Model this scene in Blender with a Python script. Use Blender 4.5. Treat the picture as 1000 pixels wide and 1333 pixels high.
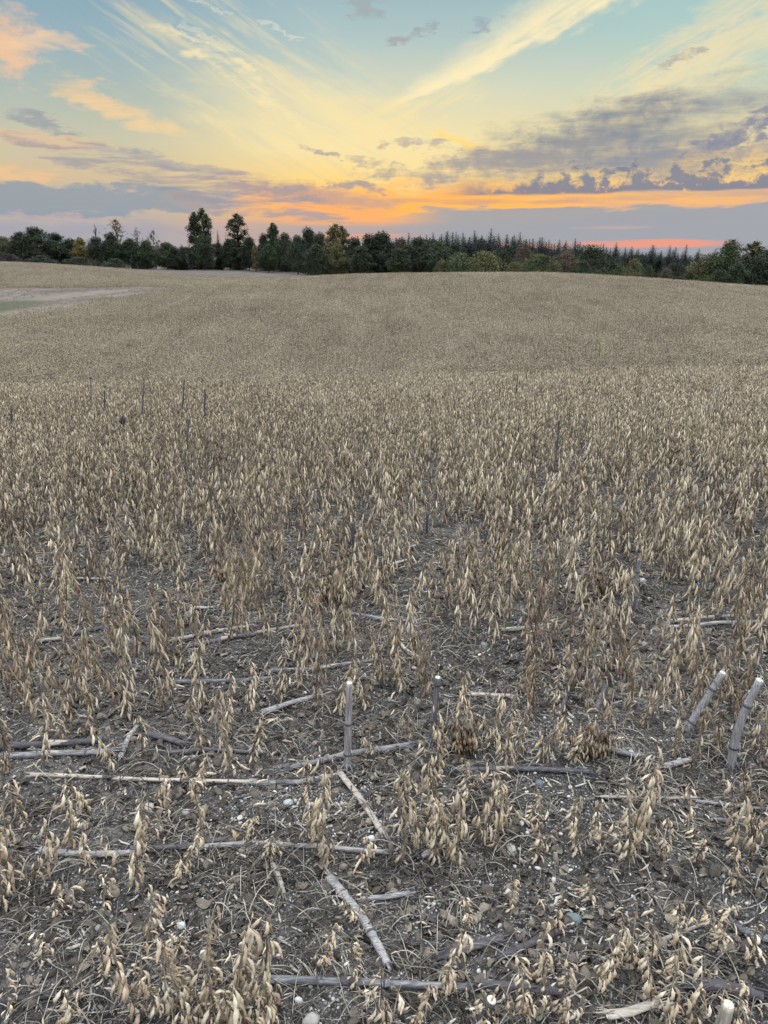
import bpy, math, random
import numpy as np
from mathutils import Vector, Matrix, Euler

rng = np.random.default_rng(7)
random.seed(7)
R = math.radians
SC = bpy.context.scene
COL = SC.collection
for o in list(bpy.data.objects): bpy.data.objects.remove(o)

# ------------------------------------------------------------------ camera
CAMH, PITCH, FPX = 1.5, R(18.07), 1001.0
cam = bpy.data.objects.new('camera', bpy.data.cameras.new('camera'))
COL.objects.link(cam)
cam.location = (0, 0, CAMH)
cam.rotation_euler = (R(90) - PITCH, 0, 0)
cam.data.sensor_fit = 'VERTICAL'; cam.data.sensor_height = 36; cam.data.sensor_width = 36
cam.data.lens = 36 * FPX / 1333
cam.data.clip_start = 0.05; cam.data.clip_end = 6000
SC.camera = cam

def ray(X, Y):
    """direction of photo pixel X, Y (1000 x 1333)"""
    xc, yc = (X - 500) / FPX, (666.5 - Y) / FPX
    c, s = math.cos(PITCH), math.sin(PITCH)
    v = np.array([xc, c + yc * s, -s + yc * c])
    return v / np.linalg.norm(v)
def azel(X, Y):
    v = ray(X, Y)
    return math.degrees(math.atan2(v[0], v[1])), math.degrees(math.asin(v[2]))

# ------------------------------------------------------------------ node helpers
class E:
    """a value in a node tree, with arithmetic"""
    def __init__(s, nt, sock): s.nt, s.s = nt, sock
    def _m(s, op, *a, clamp=False):
        n = s.nt.nodes.new('ShaderNodeMath'); n.operation = op; n.use_clamp = clamp
        for i, v in enumerate((s,) + a):
            if isinstance(v, E): s.nt.links.new(v.s, n.inputs[i])
            else: n.inputs[i].default_value = v
        return E(s.nt, n.outputs[0])
    def __add__(s, o): return s._m('ADD', o)
    __radd__ = __add__
    def __sub__(s, o): return s._m('SUBTRACT', o)
    def __rsub__(s, o): return (s * -1) + o
    def __mul__(s, o): return s._m('MULTIPLY', o)
    __rmul__ = __mul__
    def __truediv__(s, o): return s._m('DIVIDE', o)
    def mad(s, a, b): return s._m('MULTIPLY_ADD', a, b)
    def sm(s, lo, hi):
        """smoothstep from lo (0) to hi (1); lo may be above hi"""
        n = s.nt.nodes.new('ShaderNodeMapRange'); n.interpolation_type = 'SMOOTHSTEP'
        flip = lo > hi
        a, b, c, d = (hi, lo, 1, 0) if flip else (lo, hi, 0, 1)
        for k, v in zip((1, 2, 3, 4), (a, b, c, d)): n.inputs[k].default_value = v
        s.nt.links.new(s.s, n.inputs[0]); return E(s.nt, n.outputs[0])
def comb(nt, x, y, z=0):
    n = nt.nodes.new('ShaderNodeCombineXYZ')
    for i, v in enumerate((x, y, z)):
        if isinstance(v, E): nt.links.new(v.s, n.inputs[i])
        else: n.inputs[i].default_value = v
    return n.outputs[0]
def noise(nt, vec, scale=1, detail=4, rough=0.5, dist=0, dims='3D', color=False):
    n = nt.nodes.new('ShaderNodeTexNoise'); n.noise_dimensions = dims
    if vec is not None: nt.links.new(vec, n.inputs['Vector'])
    n.inputs['Scale'].default_value = scale; n.inputs['Detail'].default_value = detail
    n.inputs['Roughness'].default_value = rough; n.inputs['Distortion'].default_value = dist
    return E(nt, n.outputs['Color' if color else 'Fac'])
def mixc(nt, fac, a, b):
    n = nt.nodes.new('ShaderNodeMix'); n.data_type = 'RGBA'
    f, A, B = n.inputs[0], n.inputs[6], n.inputs[7]
    for sck, v in ((f, fac), (A, a), (B, b)):
        if isinstance(v, E): nt.links.new(v.s, sck)
        elif isinstance(v, (int, float)): sck.default_value = v
        else: sck.default_value = (*v, 1)
    return E(nt, n.outputs[2])
def ramp(nt, fac, stops):
    n = nt.nodes.new('ShaderNodeValToRGB'); cr = n.color_ramp
    while len(cr.elements) < len(stops): cr.elements.new(0.5)
    for e, (p, c) in zip(cr.elements, stops): e.position = p; e.color = (*c, 1)
    nt.links.new(fac.s, n.inputs[0]); return E(nt, n.outputs[0])
def S(r, g, b, k=1.0):
    """8-bit display colour to linear"""
    f = lambda c: ((c / 255 + 0.055) / 1.055) ** 2.4 if c > 10 else c / 255 / 12.92
    return (f(r) * k, f(g) * k, f(b) * k)

# ------------------------------------------------------------------ world: dusk sky with procedural clouds
SUN_AZ, SUN_EL = azel(560, 330)[0], 2.0
W = bpy.data.worlds.new('World'); SC.world = W; W.use_nodes = True
nt = W.node_tree; nt.nodes.clear()
tc = nt.nodes.new('ShaderNodeTexCoord')
sep = nt.nodes.new('ShaderNodeSeparateXYZ'); nt.links.new(tc.outputs['Generated'], sep.inputs[0])
dx, dy, dz = (E(nt, sep.outputs[i]) for i in range(3))
az = dx._m('ARCTAN2', dy) * 57.2958
el = dz._m('ARCSINE') * 57.2958
# noise fields in azimuth / elevation degrees
nA = noise(nt, comb(nt, az * 0.10, el * 0.55, 3.1), 1, 4, 0.55)                 # broad soft patches, wide
nF = noise(nt, comb(nt, az * 0.22, el * 1.5, 1.7), 1, 5, 0.62, 0.3)             # horizontal fibres
nP = noise(nt, comb(nt, az * 0.75, el * 1.1, 9.2), 1, 5, 0.62, 0.2)             # puffs
def rot(ang):
    c, s_ = math.cos(R(ang)), math.sin(R(ang))
    return az.mad(c, el * s_), az.mad(-s_, el * c)
rR = rot(24); rL = rot(-28)
nR = noise(nt, comb(nt, rR[0] * 0.22, rR[1] * 1.3, 5.5), 1, 5, 0.6, 0.4)          # fibres rising to the right
nL = noise(nt, comb(nt, rL[0] * 0.14, rL[1] * 1.1, 7.5), 1, 4, 0.6, 0.3)         # fibres rising to the left

T = el / 40.0
def rstops(lst):   # (photo Y, colour) bottom first
    return [(min(1, max(0, azel(500, y)[1] / 40.0)), S(*c)) for y, c in lst]
rl = ramp(nt, T, rstops([(335, (156, 160, 170)), (300, (168, 166, 168)), (275, (190, 176, 160)), (235, (206, 186, 152)), (190, (196, 192, 166)), (130, (168, 182, 176)), (60, (146, 172, 182)), (0, (132, 162, 178))]) + [(0.75, (0.38, 0.52, 0.64)), (1, (0.42, 0.58, 0.72))])
rc = ramp(nt, T, rstops([(330, (192, 158, 152)), (300, (214, 168, 138)), (270, (245, 186, 112)), (235, (248, 212, 132)), (190, (240, 220, 164)), (120, (210, 210, 184)), (50, (172, 192, 190)), (0, (156, 182, 188))]) + [(0.75, (0.38, 0.52, 0.64)), (1, (0.42, 0.58, 0.72))])
rr = ramp(nt, T, rstops([(330, (160, 160, 170)), (300, (190, 160, 158)), (262, (222, 178, 138)), (235, (240, 200, 132)), (190, (222, 205, 158)), (120, (196, 206, 184)), (50, (170, 198, 192)), (0, (160, 192, 192))]) + [(0.75, (0.38, 0.52, 0.64)), (1, (0.42, 0.58, 0.72))])
col = mixc(nt, az.sm(-19, -3), rl, rc)
col = mixc(nt, az.sm(4, 20), col, rr)
# away from the sunset the sky turns cool
back = dy.sm(0.55, -0.5)
col = mixc(nt, back * 0.9, col, mixc(nt, el.sm(0, 30), S(196, 176, 184), (0.44, 0.58, 0.72)))

az0, el0 = az, el
# ragged edges: clouds are looked up in slightly torn coordinates
wn = nt.nodes.new('ShaderNodeSeparateXYZ'); nt.links.new(noise(nt, comb(nt, az * 0.33, el * 0.9, 4.4), 1, 6, 0.65, color=True).s, wn.inputs[0])
az = az + (E(nt, wn.outputs[0]) - 0.5) * 7.0
el = el + (E(nt, wn.outputs[1]) - 0.5) * 2.4
def ell(cx, cy, rx, ry, ang=0, warp=None, k=0.0):
    """squared elliptical distance about a photo position (size in photo pixels)"""
    a0, e0 = azel(cx, cy)
    ax = (azel(cx + 10, cy)[0] - azel(cx - 10, cy)[0]) / 20
    ay = (azel(cx, cy - 10)[1] - azel(cx, cy + 10)[1]) / 20
    c, s_ = math.cos(R(ang)), math.sin(R(ang))
    u = az.mad(c / (rx * ax), el * (s_ / (rx * ax)) + (-(a0 * c + e0 * s_) / (rx * ax)))
    v = az.mad(-s_ / (ry * ay), el * (c / (ry * ay)) + ((a0 * s_ - e0 * c) / (ry * ay)))
    d = u.mad(u, v * v)
    if warp is not None: d = d + (warp - 0.5) * (k * 1.7)
    return d
def lay(col, mask, c):
    return mixc(nt, mask, col, S(*c) if max(c) > 2 else c)

# soft fibres overall
col = lay(col, nL.sm(0.50, 0.72) * ell(330, 120, 260, 130, -28).sm(1.45, -0.2) * 0.55, (245, 222, 165))
col = lay(col, nL.sm(0.5, 0.3) * ell(300, 70, 340, 120, -28).sm(1.45, -0.2) * 0.35, (150, 178, 188))
# long thin arc on the left
def arc(x0, y0, x1, y1, w, bow, bend_noise=0.5):
    ang = math.degrees(math.atan2(-(y1 - y0), x1 - x0)); L = math.hypot(x1 - x0, y1 - y0) / 2
    cx, cy = (x0 + x1) / 2, (y0 + y1) / 2
    a0, e0 = azel(cx, cy); sc = 0.048
    c, s_ = math.cos(R(ang)), math.sin(R(ang))
    u = az.mad(c / (L * sc), el * (s_ / (L * sc)) + (-(a0 * c + e0 * s_) / (L * sc)))
    v = az.mad(-s_ / sc, el * (c / sc) + ((a0 * s_ - e0 * c) / sc))
    v = v + u * u * bow + (nA - 0.5) * (w * 2 * bend_noise)
    return (v * (1.0 / w))._m('ABSOLUTE').sm(1, 0) * u._m('ABSOLUTE').sm(1.0, 0.55)
col = lay(col, arc(195, 20, 420, 165, 13, 10) * nL.sm(0.3, 0.6) * 0.65, (248, 228, 176))
col = lay(col, arc(235, 20, 300, 70, 7, 4) * 0.4, (232, 222, 190))
col = lay(col, arc(340, 28, 405, 48, 4, 2) * 0.35, (245, 232, 205))
col = lay(col, arc(250, -6, 300, 16, 4, 2) * 0.35, (240, 228, 208))
col = lay(col, ell(440, 170, 200, 60, -12, nA, 1.5).sm(1.4, 0.0) * 0.45, (242, 222, 168))
col = lay(col, nR.sm(0.4, 0.65) * ell(520, 150, 110, 40, 10, nA, 1.5).sm(1.4, 0.0) * 0.5, (246, 224, 160))
# broad right cirrus
m = ell(885, 95, 240, 62, 30, nR, 2.6).sm(1.25, 0.0)
col = lay(col, m * nR.sm(0.25, 0.62) * 0.85, (238, 218, 170))
m = ell(780, 190, 130, 40, 20, nR, 2.4).sm(1.2, 0.0)
col = lay(col, m * 0.5, (244, 218, 150))
# the bright band (old contrail) rising to the top edge
az, el = az0 + (az - az0) * 0.3, el0 + (el - el0) * 0.35
azw, elw = az, el
a0, e0 = azel(655, 62); c_, s_ = math.cos(R(24.5)), math.sin(R(24.5)); sc = 0.0475
bu = az.mad(c_ / sc, el * (s_ / sc) + (-(a0 * c_ + e0 * s_) / sc))
bv = az.mad(-s_ / sc, el * (c_ / sc) + ((a0 * s_ - e0 * c_) / sc))
half = (bu + 165) * 0.085 + 4
bvn = (bv + (nR - 0.5) * 26 + bu * bu * -0.0002) / half._m('MAXIMUM', 3.0)
bvn = bvn + (nP - 0.5) * 1.0
band = bvn.sm(-1.25, -0.25) * bvn.sm(2.3, -0.3) * bu.sm(-180, -100)
col = lay(col, band * nR.sm(0.15, 0.58) * 0.95, (246, 230, 184))
az, el = az0 + (az - az0) * 3.3, el0 + (el - el0) * 2.9
# left peach clouds
col = lay(col, ell(8, 62, 46, 46, 0, nP, 2.6).sm(1.7, -0.4) * 0.85, (238, 192, 150))
col = lay(col, ell(55, 60, 62, 15, 6, nF, 2.4).sm(1.7, -0.5) * 0.8, (236, 200, 162))
col = lay(col, ell(130, 132, 70, 16, -22, nF, 2.4).sm(1.7, -0.5) * 0.75, (244, 204, 148))
col = lay(col, ell(195, 160, 50, 14, -12, nP, 2.4).sm(1.7, -0.5) * 0.55, (246, 208, 150))
col = lay(col, ell(50, 182, 90, 14, -4, nF, 2.2).sm(1.7, -0.5) * 0.7, (228, 184, 146))
col = lay(col, ell(55, 160, 50, 7, -9, nF, 2.2).sm(1.45, -0.2) * 0.75, (148, 152, 162))
col = lay(col, ell(35, 186, 50, 7, -6, nF, 2.0).sm(1.45, -0.2) * 0.7, (160, 152, 158))
col = lay(col, ell(20, 226, 60, 9, 0, nF, 2.0).sm(1.45, -0.2) * 0.7, (240, 190, 140))
# orange fire above the horizon
fire = ell(570, 266, 270, 34, 0, nF, 1.6).sm(1.3, 0.0)
col = lay(col, fire * nF.sm(0.28, 0.6), (255, 178, 92))
col = lay(col, ell(600, 272, 140, 18, 0, nF, 1.5).sm(1.2, 0.0) * 0.8, (255, 186, 84))
col = lay(col, ell(800, 262, 260, 16, 0, nF, 1.6).sm(1.2, 0.0) * nF.sm(0.36, 0.60) * 0.85, (253, 186, 100))
col = lay(col, ell(860, 214, 230, 20, 0, nP, 2.0).sm(1.2, 0.0) * 0.55, (250, 206, 120))
col = lay(col, ell(420, 275, 130, 26, -10, nF, 2.0).sm(1.2, 0.0) * 0.75, (250, 172, 106))
col = lay(col, ell(600, 186, 60, 7, -14, nF, 1.2).sm(1.2, 0.1) * 0.8, (255, 214, 122))
col = lay(col, ell(250, 262, 60, 10, 0, nF, 2).sm(1.2, 0.1) * 0.9, (250, 178, 112))
# grey masses, left
col = lay(col, ell(250, 240, 200, 20, -13, nF, 2.4).sm(1.25, 0.25) * nF.sm(0.62, 0.40) * 0.85, (162, 156, 160))
col = lay(col, ell(215, 212, 110, 10, -9, nF, 2.0).sm(1.45, -0.2) * 0.75, (158, 156, 162))
col = lay(col, ell(400, 252, 130, 15, -8, nF, 2.4).sm(1.45, -0.2) * 0.65, (172, 152, 150))
ml = ell(85, 262, 235, 22, 1, nF, 0.9)
col = lay(col, ml.sm(1.25, 0.6) * 0.78, (134, 150, 165))
col = lay(col, ell(60, 298, 230, 12, 0, nF, 1.6).sm(1.45, -0.1) * 0.6, (160, 158, 172))
col = lay(col, ell(70, 283, 130, 5, -3, nF, 1.8).sm(1.45, -0.2) * 0.6, (190, 168, 168))
# grey masses, right
gm = ell(800, 178, 195, 46, 10, nA, 1.5) + (nF - 0.5) * 2.6 + (nP - 0.5) * 1.8
col = lay(col, gm.sm(1.9, -0.6) * 0.9, (138, 144, 153))
gm = ell(790, 168, 100, 30, 12, nP, 1.6) + (nF - 0.5) * 2.0
col = lay(col, gm.sm(1.8, -0.4) * 0.65, (122, 132, 147))
gm = ell(640, 212, 160, 20, 4, nP, 2.2) + (nF - 0.5) * 3.4
col = lay(col, gm.sm(1.45, -0.2) * 0.8, (158, 153, 152))
gm = ell(890, 205, 150, 22, 0, nP, 2.4) + (nF - 0.5) * 2.4
col = lay(col, gm.sm(1.45, -0.2) * 0.75, (140, 146, 156))
# small separate puffs
for cx, cy, rx, ry, an, k in [(538, 44, 34, 9, 24, .6), (465, 10, 24, 20, 0, .45), (640, 32, 24, 6, 15, .45), (430, 203, 26, 7, -25, .7), (480, 212, 36, 6, 0, .6),
                          (545, 188, 40, 6, 0, .6), (455, 244, 20, 7, 0, .8), (495, 242, 26, 6, 0, .8), (372, 248, 36, 6, -4, .7), (408, 262, 30, 5, 0, .7),
                          (250, 262, 30, 5, -3, .6), (880, 76, 26, 6, 8, .5), (945, 180, 26, 20, 30, .85), (980, 172, 28, 14, 32, .9), (905, 182, 18, 7, 0, .8), (996, 146, 18, 7, 0, .8)]:
    col = lay(col, ell(cx, cy, rx, ry, an, nP, 3.0).sm(1.45, -0.1) * k, (132, 136, 154) if cx > 600 else (156, 150, 156))
az, el = az0, el0
# cumulus line with a flat base
a1, e1 = azel(800, 251)
cum_h = (nP - 0.36) * 7.0
top = (el - e1) * 0.85 - cum_h * az.sm(azel(590, 250)[0], azel(760, 250)[0])._m('MAXIMUM', 0.35) * 0.9
cm = top.sm(0.55, -0.35) * (el + (nF - 0.5) * 0.5).sm(e1 - 0.12, e1 + 0.1) * az.sm(azel(560, 250)[0], azel(640, 250)[0])
col = lay(col, cm * 0.88, (114, 126, 148))
col = lay(col, ell(830, 257, 260, 5, 1, nF, 3.2).sm(1.4, -0.3) * 0.6, (196, 162, 142))
col = lay(col, ell(620, 262, 150, 4, -1, nF, 3.2).sm(1.4, -0.3) * 0.6, (206, 158, 128))
# low stratus, right, with a glowing slit
e2 = azel(800, 272)[1]; e3 = azel(800, 300)[1]
st = (el + (nF - 0.5) * 1.5 + (nA - 0.5) * 2.4).sm(e2 + 0.1, e2 - 0.15) * az.sm(azel(470, 290)[0], azel(600, 290)[0])
col = lay(col, st * 0.9, (152, 159, 167))
st2 = (el + (nF - 0.5) * 0.6).sm(azel(500, 292)[1] + 0.25, azel(500, 292)[1] - 0.2) * (az + el * 0).sm(-14, -4)
col = lay(col, st2 * 0.75, (160, 161, 168))
col = lay(col, ell(845, 317, 110, 6, 0, nF, 1.6).sm(1.2, 0.1) * 0.75, (246, 150, 118))
col = lay(col, ell(640, 322, 110, 5, 0, nF, 1.6).sm(1.2, 0.1) * 0.6, (250, 160, 124))
col = lay(col, ell(800, 296, 60, 3, 0, nF, 1.4).sm(1.2, 0.1) * 0.5, (205, 168, 160))
col = lay(col, ell(470, 308, 90, 5, 0, nF, 1.6).sm(1.2, 0.1) * 0.6, (236, 160, 128))
az, el = az0, el0
# added boost to the unseen overhead sky, to brighten the field
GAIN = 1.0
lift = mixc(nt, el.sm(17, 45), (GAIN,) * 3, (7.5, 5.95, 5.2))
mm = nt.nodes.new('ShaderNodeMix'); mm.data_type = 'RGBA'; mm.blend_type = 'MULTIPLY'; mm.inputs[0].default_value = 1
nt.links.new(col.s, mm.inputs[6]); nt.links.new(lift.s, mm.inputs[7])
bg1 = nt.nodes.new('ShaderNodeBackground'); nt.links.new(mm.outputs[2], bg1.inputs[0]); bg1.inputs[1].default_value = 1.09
skyt = nt.nodes.new('ShaderNodeTexSky'); skyt.sky_type = 'NISHITA'; skyt.sun_disc = False
skyt.sun_elevation = R(SUN_EL); skyt.sun_rotation = R(SUN_AZ)
bg2 = nt.nodes.new('ShaderNodeBackground'); nt.links.new(mixc(nt, el.sm(16, 50), (0, 0, 0), E(nt, skyt.outputs[0])).s, bg2.inputs[0]); bg2.inputs[1].default_value = 0.05
ad = nt.nodes.new('ShaderNodeAddShader'); nt.links.new(bg1.outputs[0], ad.inputs[0]); nt.links.new(bg2.outputs[0], ad.inputs[1])
wo = nt.nodes.new('ShaderNodeOutputWorld'); nt.links.new(ad.outputs[0], wo.inputs[0])
W.cycles.sampling_method = 'MANUAL'; W.cycles.sample_map_resolution = 512

sun = bpy.data.objects.new('sun', bpy.data.lights.new('sun', 'SUN')); COL.objects.link(sun)
sun.data.energy = 0.5; sun.data.angle = R(25); sun.data.color = (1.0, 0.78, 0.55)
sd = Vector((math.sin(R(SUN_AZ)) * math.cos(R(6)), math.cos(R(SUN_AZ)) * math.cos(R(6)), math.sin(R(6))))
sun.rotation_euler = sd.to_track_quat('Z', 'Y').to_euler()
SC.view_settings.view_transform = 'Standard'; SC.view_settings.look = 'None'
SC.view_settings.exposure = 0.0; SC.view_settings.gamma = 1.0; SC.view_settings.use_curve_mapping = False
cy = SC.cycles
cy.max_bounces = 4; cy.diffuse_bounces = 2; cy.glossy_bounces = 1; cy.transmission_bounces = 1; cy.transparent_max_bounces = 4
cy.use_adaptive_sampling = True; cy.adaptive_threshold = 0.02
cy.use_denoising = True; cy.denoiser = 'OPENIMAGEDENOISE'
cy.caustics_reflective = False; cy.caustics_refractive = False

# ------------------------------------------------------------------ noise in python
_g = np.random.default_rng(11).random((256, 256))
def vnoise(x, y):
    xi, yi = np.floor(x).astype(int), np.floor(y).astype(int)
    fx, fy = x - xi, y - yi
    fx = fx * fx * (3 - 2 * fx); fy = fy * fy * (3 - 2 * fy)
    a, b = _g[xi & 255, yi & 255], _g[(xi + 1) & 255, yi & 255]
    c, d = _g[xi & 255, (yi + 1) & 255], _g[(xi + 1) & 255, (yi + 1) & 255]
    return (a * (1 - fx) + b * fx) * (1 - fy) + (c * (1 - fx) + d * fx) * fy - 0.5
def fbm(x, y, n=4):
    s, a = 0, 1.0
    for i in range(n):
        s = s + a * vnoise(x * 2 ** i + 17.3 * i, y * 2 ** i + 5.1 * i); a *= 0.5
    return s

# ------------------------------------------------------------------ terrain
CROP = 0.45      # height of the standing crop
_cols = [-500, -200, 0, 130, 200, 250, 330, 400, 500, 700, 850, 1000, 1300, 1600]
_far = {36: [503, 500, 497, 493, 490, 488, 486, 486, 485, 484, 482, 480, 478, 478],
        60: [440, 440, 430, 424, 418, 414, 412, 411, 410, 410, 412, 416, 425, 430],
        80: [415, 412, 403, 395, 388, 385, 384, 383, 382, 382, 386, 392, 400, 405],
        110: [390, 385, 377, 373, 370, 368, 364, 359, 355, 354, 362, 373, 385, 390],
        150: [355, 352, 353, 357, 362, 367, 366, 363, 360, 359, 366, 374, 382, 385],
        190: [336, 338, 340, 347, 355, 360, 361, 362, 361, 361, 366, 371, 375, 378],
        240: [338, 341, 342, 349, 350, 350, 351, 355, 359, 360, 363, 366, 370, 372],
        300: [345, 348, 348, 349, 350, 350, 350, 353, 357, 358, 360, 362, 365, 366]}
_az = np.array([math.degrees(math.atan2(ray(X, 380)[0], ray(X, 380)[1])) for X in _cols])
_Y14 = [505, 503, 500, 496, 494, 492, 491, 490, 488, 484, 481, 478, 474, 472]
def _z(X, Y, d): return CAMH + d * math.tan(math.radians(azel(X, Y)[1]))
_d = [0.0, 3, 6, 10, 14, 18, 24, 36, 60, 80, 110, 150, 190, 240, 300, 600, 3000]
_tab = np.zeros((len(_cols), len(_d)))
for i, X in enumerate(_cols):
    z14 = _z(X, _Y14[i], 14) - CROP
    for j, d in enumerate(_d):
        if d <= 14: z = z14 * {0: 0, 3: .06, 6: .27, 10: .62, 14: 1}[d]
        elif d in _far:
            z = _z(X, _far[d][i], d) - (CROP if d < 200 else 0)
        elif d == 18: z = _z(X, _Y14[i], 18) - CROP - 0.22
        elif d == 24: z = _z(X, _Y14[i], 24) - CROP - 0.55
        elif d == 600: z = _tab[i, j - 1] - 1
        else: z = _tab[i, j - 2] - 2
        _tab[i, j] = z
def _pchip(x, y, q):
    h = np.diff(x); s = np.diff(y) / h
    m = np.zeros_like(y); m[0], m[-1] = s[0], s[-1]
    for k in range(1, len(x) - 1):
        m[k] = 0 if s[k - 1] * s[k] <= 0 else (3 * (h[k - 1] + h[k])) / ((2 * h[k] + h[k - 1]) / s[k - 1] + (h[k] + 2 * h[k - 1]) / s[k])
    i = np.clip(np.searchsorted(x, q) - 1, 0, len(x) - 2); t = (q - x[i]) / h[i]
    return ((2 * t**3 - 3 * t**2 + 1) * y[i] + (t**3 - 2 * t**2 + t) * h[i] * m[i] + (-2 * t**3 + 3 * t**2) * y[i + 1] + (t**3 - t**2) * h[i] * m[i + 1])
_QL = np.linspace(math.log(1.0), math.log(3001), 420)
_qd = np.exp(_QL) - 1
_t1 = np.array([_pchip(np.array(_d, float), _tab[i], _qd) for i in range(len(_cols))])
_QA = np.linspace(-60, 60, 241)
_t2 = np.zeros((241, 420))
for j in range(420): _t2[:, j] = _pchip(_az, _t1[:, j], np.clip(_QA, _az[0], _az[-1]))
_k = np.ones(9) / 9
_t2 = np.apply_along_axis(lambda v: np.convolve(np.pad(v, 4, mode='edge'), _k, 'valid'), 0, _t2)
_k = np.ones(7) / 7
_t2 = np.apply_along_axis(lambda v: np.convolve(np.pad(v, 3, mode='edge'), _k, 'valid'), 1, _t2)
def H0(x, y):
    x = np.asarray(x, float); y = np.asarray(y, float)
    d = np.hypot(x, y); a = np.degrees(np.arctan2(x, y))
    # behind the camera, fade to the middle column
    a = np.where(np.abs(a) > 60, np.sign(a) * np.maximum(0, 60 - (np.abs(a) - 60)), a)
    u = np.clip((a + 60) * 2, 0, 239.999); v = np.clip(np.log(d + 1) / _QL[-1] * 419, 0, 418.999)
    i, j = u.astype(int), v.astype(int); fu, fv = u - i, v - j
    z = (_t2[i, j] * (1 - fu) + _t2[i + 1, j] * fu) * (1 - fv) + (_t2[i, j + 1] * (1 - fu) + _t2[i + 1, j + 1] * fu) * fv
    return z
def H(x, y):
    """ground height"""
    x = np.asarray(x, float); y = np.asarray(y, float)
    d = np.hypot(x, y)
    near = np.clip((16 - d) / 8, 0, 1)
    z = H0(x, y) + fbm(x * 0.5, y * 0.5, 3) * 0.10 * np.clip(d / 3, .3, 1)
    z = z + near * (fbm(x * 3.1 + 9, y * 3.1, 3) * 0.035 + np.abs(fbm(x * 14 + 3, y * 14, 3)) * 0.022 + fbm(x * 40, y * 40, 2) * 0.006)
    return z
def gp(X, Y, lift=0.0):
    """the ground point seen at photo pixel X, Y"""
    v = ray(X, Y); t = np.concatenate([np.linspace(1, 20, 1200), np.linspace(20, 320, 4000)])
    P = np.array([0, 0, CAMH])[None] + t[:, None] * v[None]
    below = P[:, 2] < H0(P[:, 0], P[:, 1]) + lift
    k = int(np.argmax(below)) if below.any() else len(t) - 1
    p = P[k]
    return np.array([p[0], p[1], float(H(p[0], p[1]))])
def at(X, d):
    """ground point at distance d under photo column X (near the horizon)"""
    a = math.atan2(*ray(X, 345)[:2])
    x, y = d * math.sin(a), d * math.cos(a)
    return np.array([x, y, float(H(x, y))])

# ------------------------------------------------------------------ mesh helpers
def link(o, parent=None):
    COL.objects.link(o)
    if parent is not None: o.parent = parent
    return o
def mesh(name, V, F, mats, smooth=True, mi=None):
    """V (n,3), F list of index arrays (each (m,k)) or one array"""
    me = bpy.data.meshes.new(name)
    if isinstance(F, np.ndarray): F = [F]
    F = [f for f in F if len(f)]
    V = np.asarray(V, np.float32)
    tot = sum(f.size for f in F); nf = sum(len(f) for f in F)
    me.vertices.add(len(V)); me.vertices.foreach_set('co', V.ravel())
    me.loops.add(tot); me.loops.foreach_set('vertex_index', np.concatenate([f.ravel() for f in F]).astype(np.int32))
    me.polygons.add(nf)
    ls, st = [], 0
    for f in F:
        ls.append(st + np.arange(len(f)) * f.shape[1]); st += f.size
    me.polygons.foreach_set('loop_start', np.concatenate(ls).astype(np.int32))
    if smooth: me.polygons.foreach_set('use_smooth', np.ones(nf, bool))
    for m in (mats if isinstance(mats, (list, tuple)) else [mats]): me.materials.append(m)
    if mi is not None: me.polygons.foreach_set('material_index', np.asarray(mi, np.int32))
    me.update(calc_edges=True); me.validate()
    return me
def frames(P):
    P = np.asarray(P, float); T = np.gradient(P, axis=0); T /= np.linalg.norm(T, axis=1)[:, None] + 1e-9
    up = np.array([0.13, 0.21, 0.97]) if abs(T[:, 2]).mean() < 0.8 else np.array([0.98, 0.17, 0.05])
    A = np.cross(T, up); A /= np.linalg.norm(A, axis=1)[:, None] + 1e-9
    return A, np.cross(T, A)
class MB:
    """collects quads; build() makes one mesh"""
    def __init__(s): s.V, s.F, s.n, s.M = [], [], 0, []
    def tube(s, P, r, k=6, m=0, flat=1.0, cap=True):
        P = np.asarray(P, float); r = np.broadcast_to(np.asarray(r, float), (len(P),)); A, B = frames(P)
        a = np.arange(k) * 2 * math.pi / k
        ring = A[:, None] * np.cos(a)[None, :, None] + B[:, None] * (np.sin(a) * flat)[None, :, None]
        V = (P[:, None] + ring * r[:, None, None]).reshape(-1, 3)
        i = np.arange(len(P) - 1)[:, None] * k + np.arange(k)[None]
        j = np.arange(len(P) - 1)[:, None] * k + (np.arange(k)[None] + 1) % k
        F = np.stack([i, j, j + k, i + k], -1).reshape(-1, 4)
        nb = len(V)
        if cap:
            V = np.vstack([V, P[:1], P[-1:]])
            q = np.arange(0, k, 1)
            e = (len(P) - 1) * k
            F0 = np.stack([np.full(k, nb), (q + 1) % k, q, q], -1)[:, :4]
            F1 = np.stack([np.full(k, nb + 1), e + q, e + (q + 1) % k, e + (q + 1) % k], -1)
            s.F3 = getattr(s, 'F3', [])
            s.F3.append((F0[:, :3] + s.n, m)); s.F3.append((F1[:, :3] + s.n, m))
        s.V.append(V); s.F.append(F + s.n); s.M.append(np.full(len(F), m)); s.n += len(V)
    def add(s, V, F, m=0):
        s.V.append(np.asarray(V, float))
        if F.shape[1] == 3:
            s.F3 = getattr(s, 'F3', []); s.F3.append((F + s.n, m))
        else: s.F.append(F + s.n); s.M.append(np.full(len(F), m))
        s.n += len(V)
    def mesh(s, name, mats, smooth=True):
        V = np.vstack(s.V); F = []; M = []
        if s.F: F.append(np.vstack(s.F)); M.append(np.concatenate(s.M))
        f3 = getattr(s, 'F3', [])
        if f3: F.append(np.vstack([f for f, _ in f3])); M.append(np.concatenate([np.full(len(f), m) for f, m in f3]))
        return mesh(name, V, F, mats, smooth, np.concatenate(M))
def props(o, label=None, cat=None, group=None, kind=None):
    if label: o['label'] = label
    if cat: o['category'] = cat
    if group: o['group'] = group
    if kind: o['kind'] = kind
    return o
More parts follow.
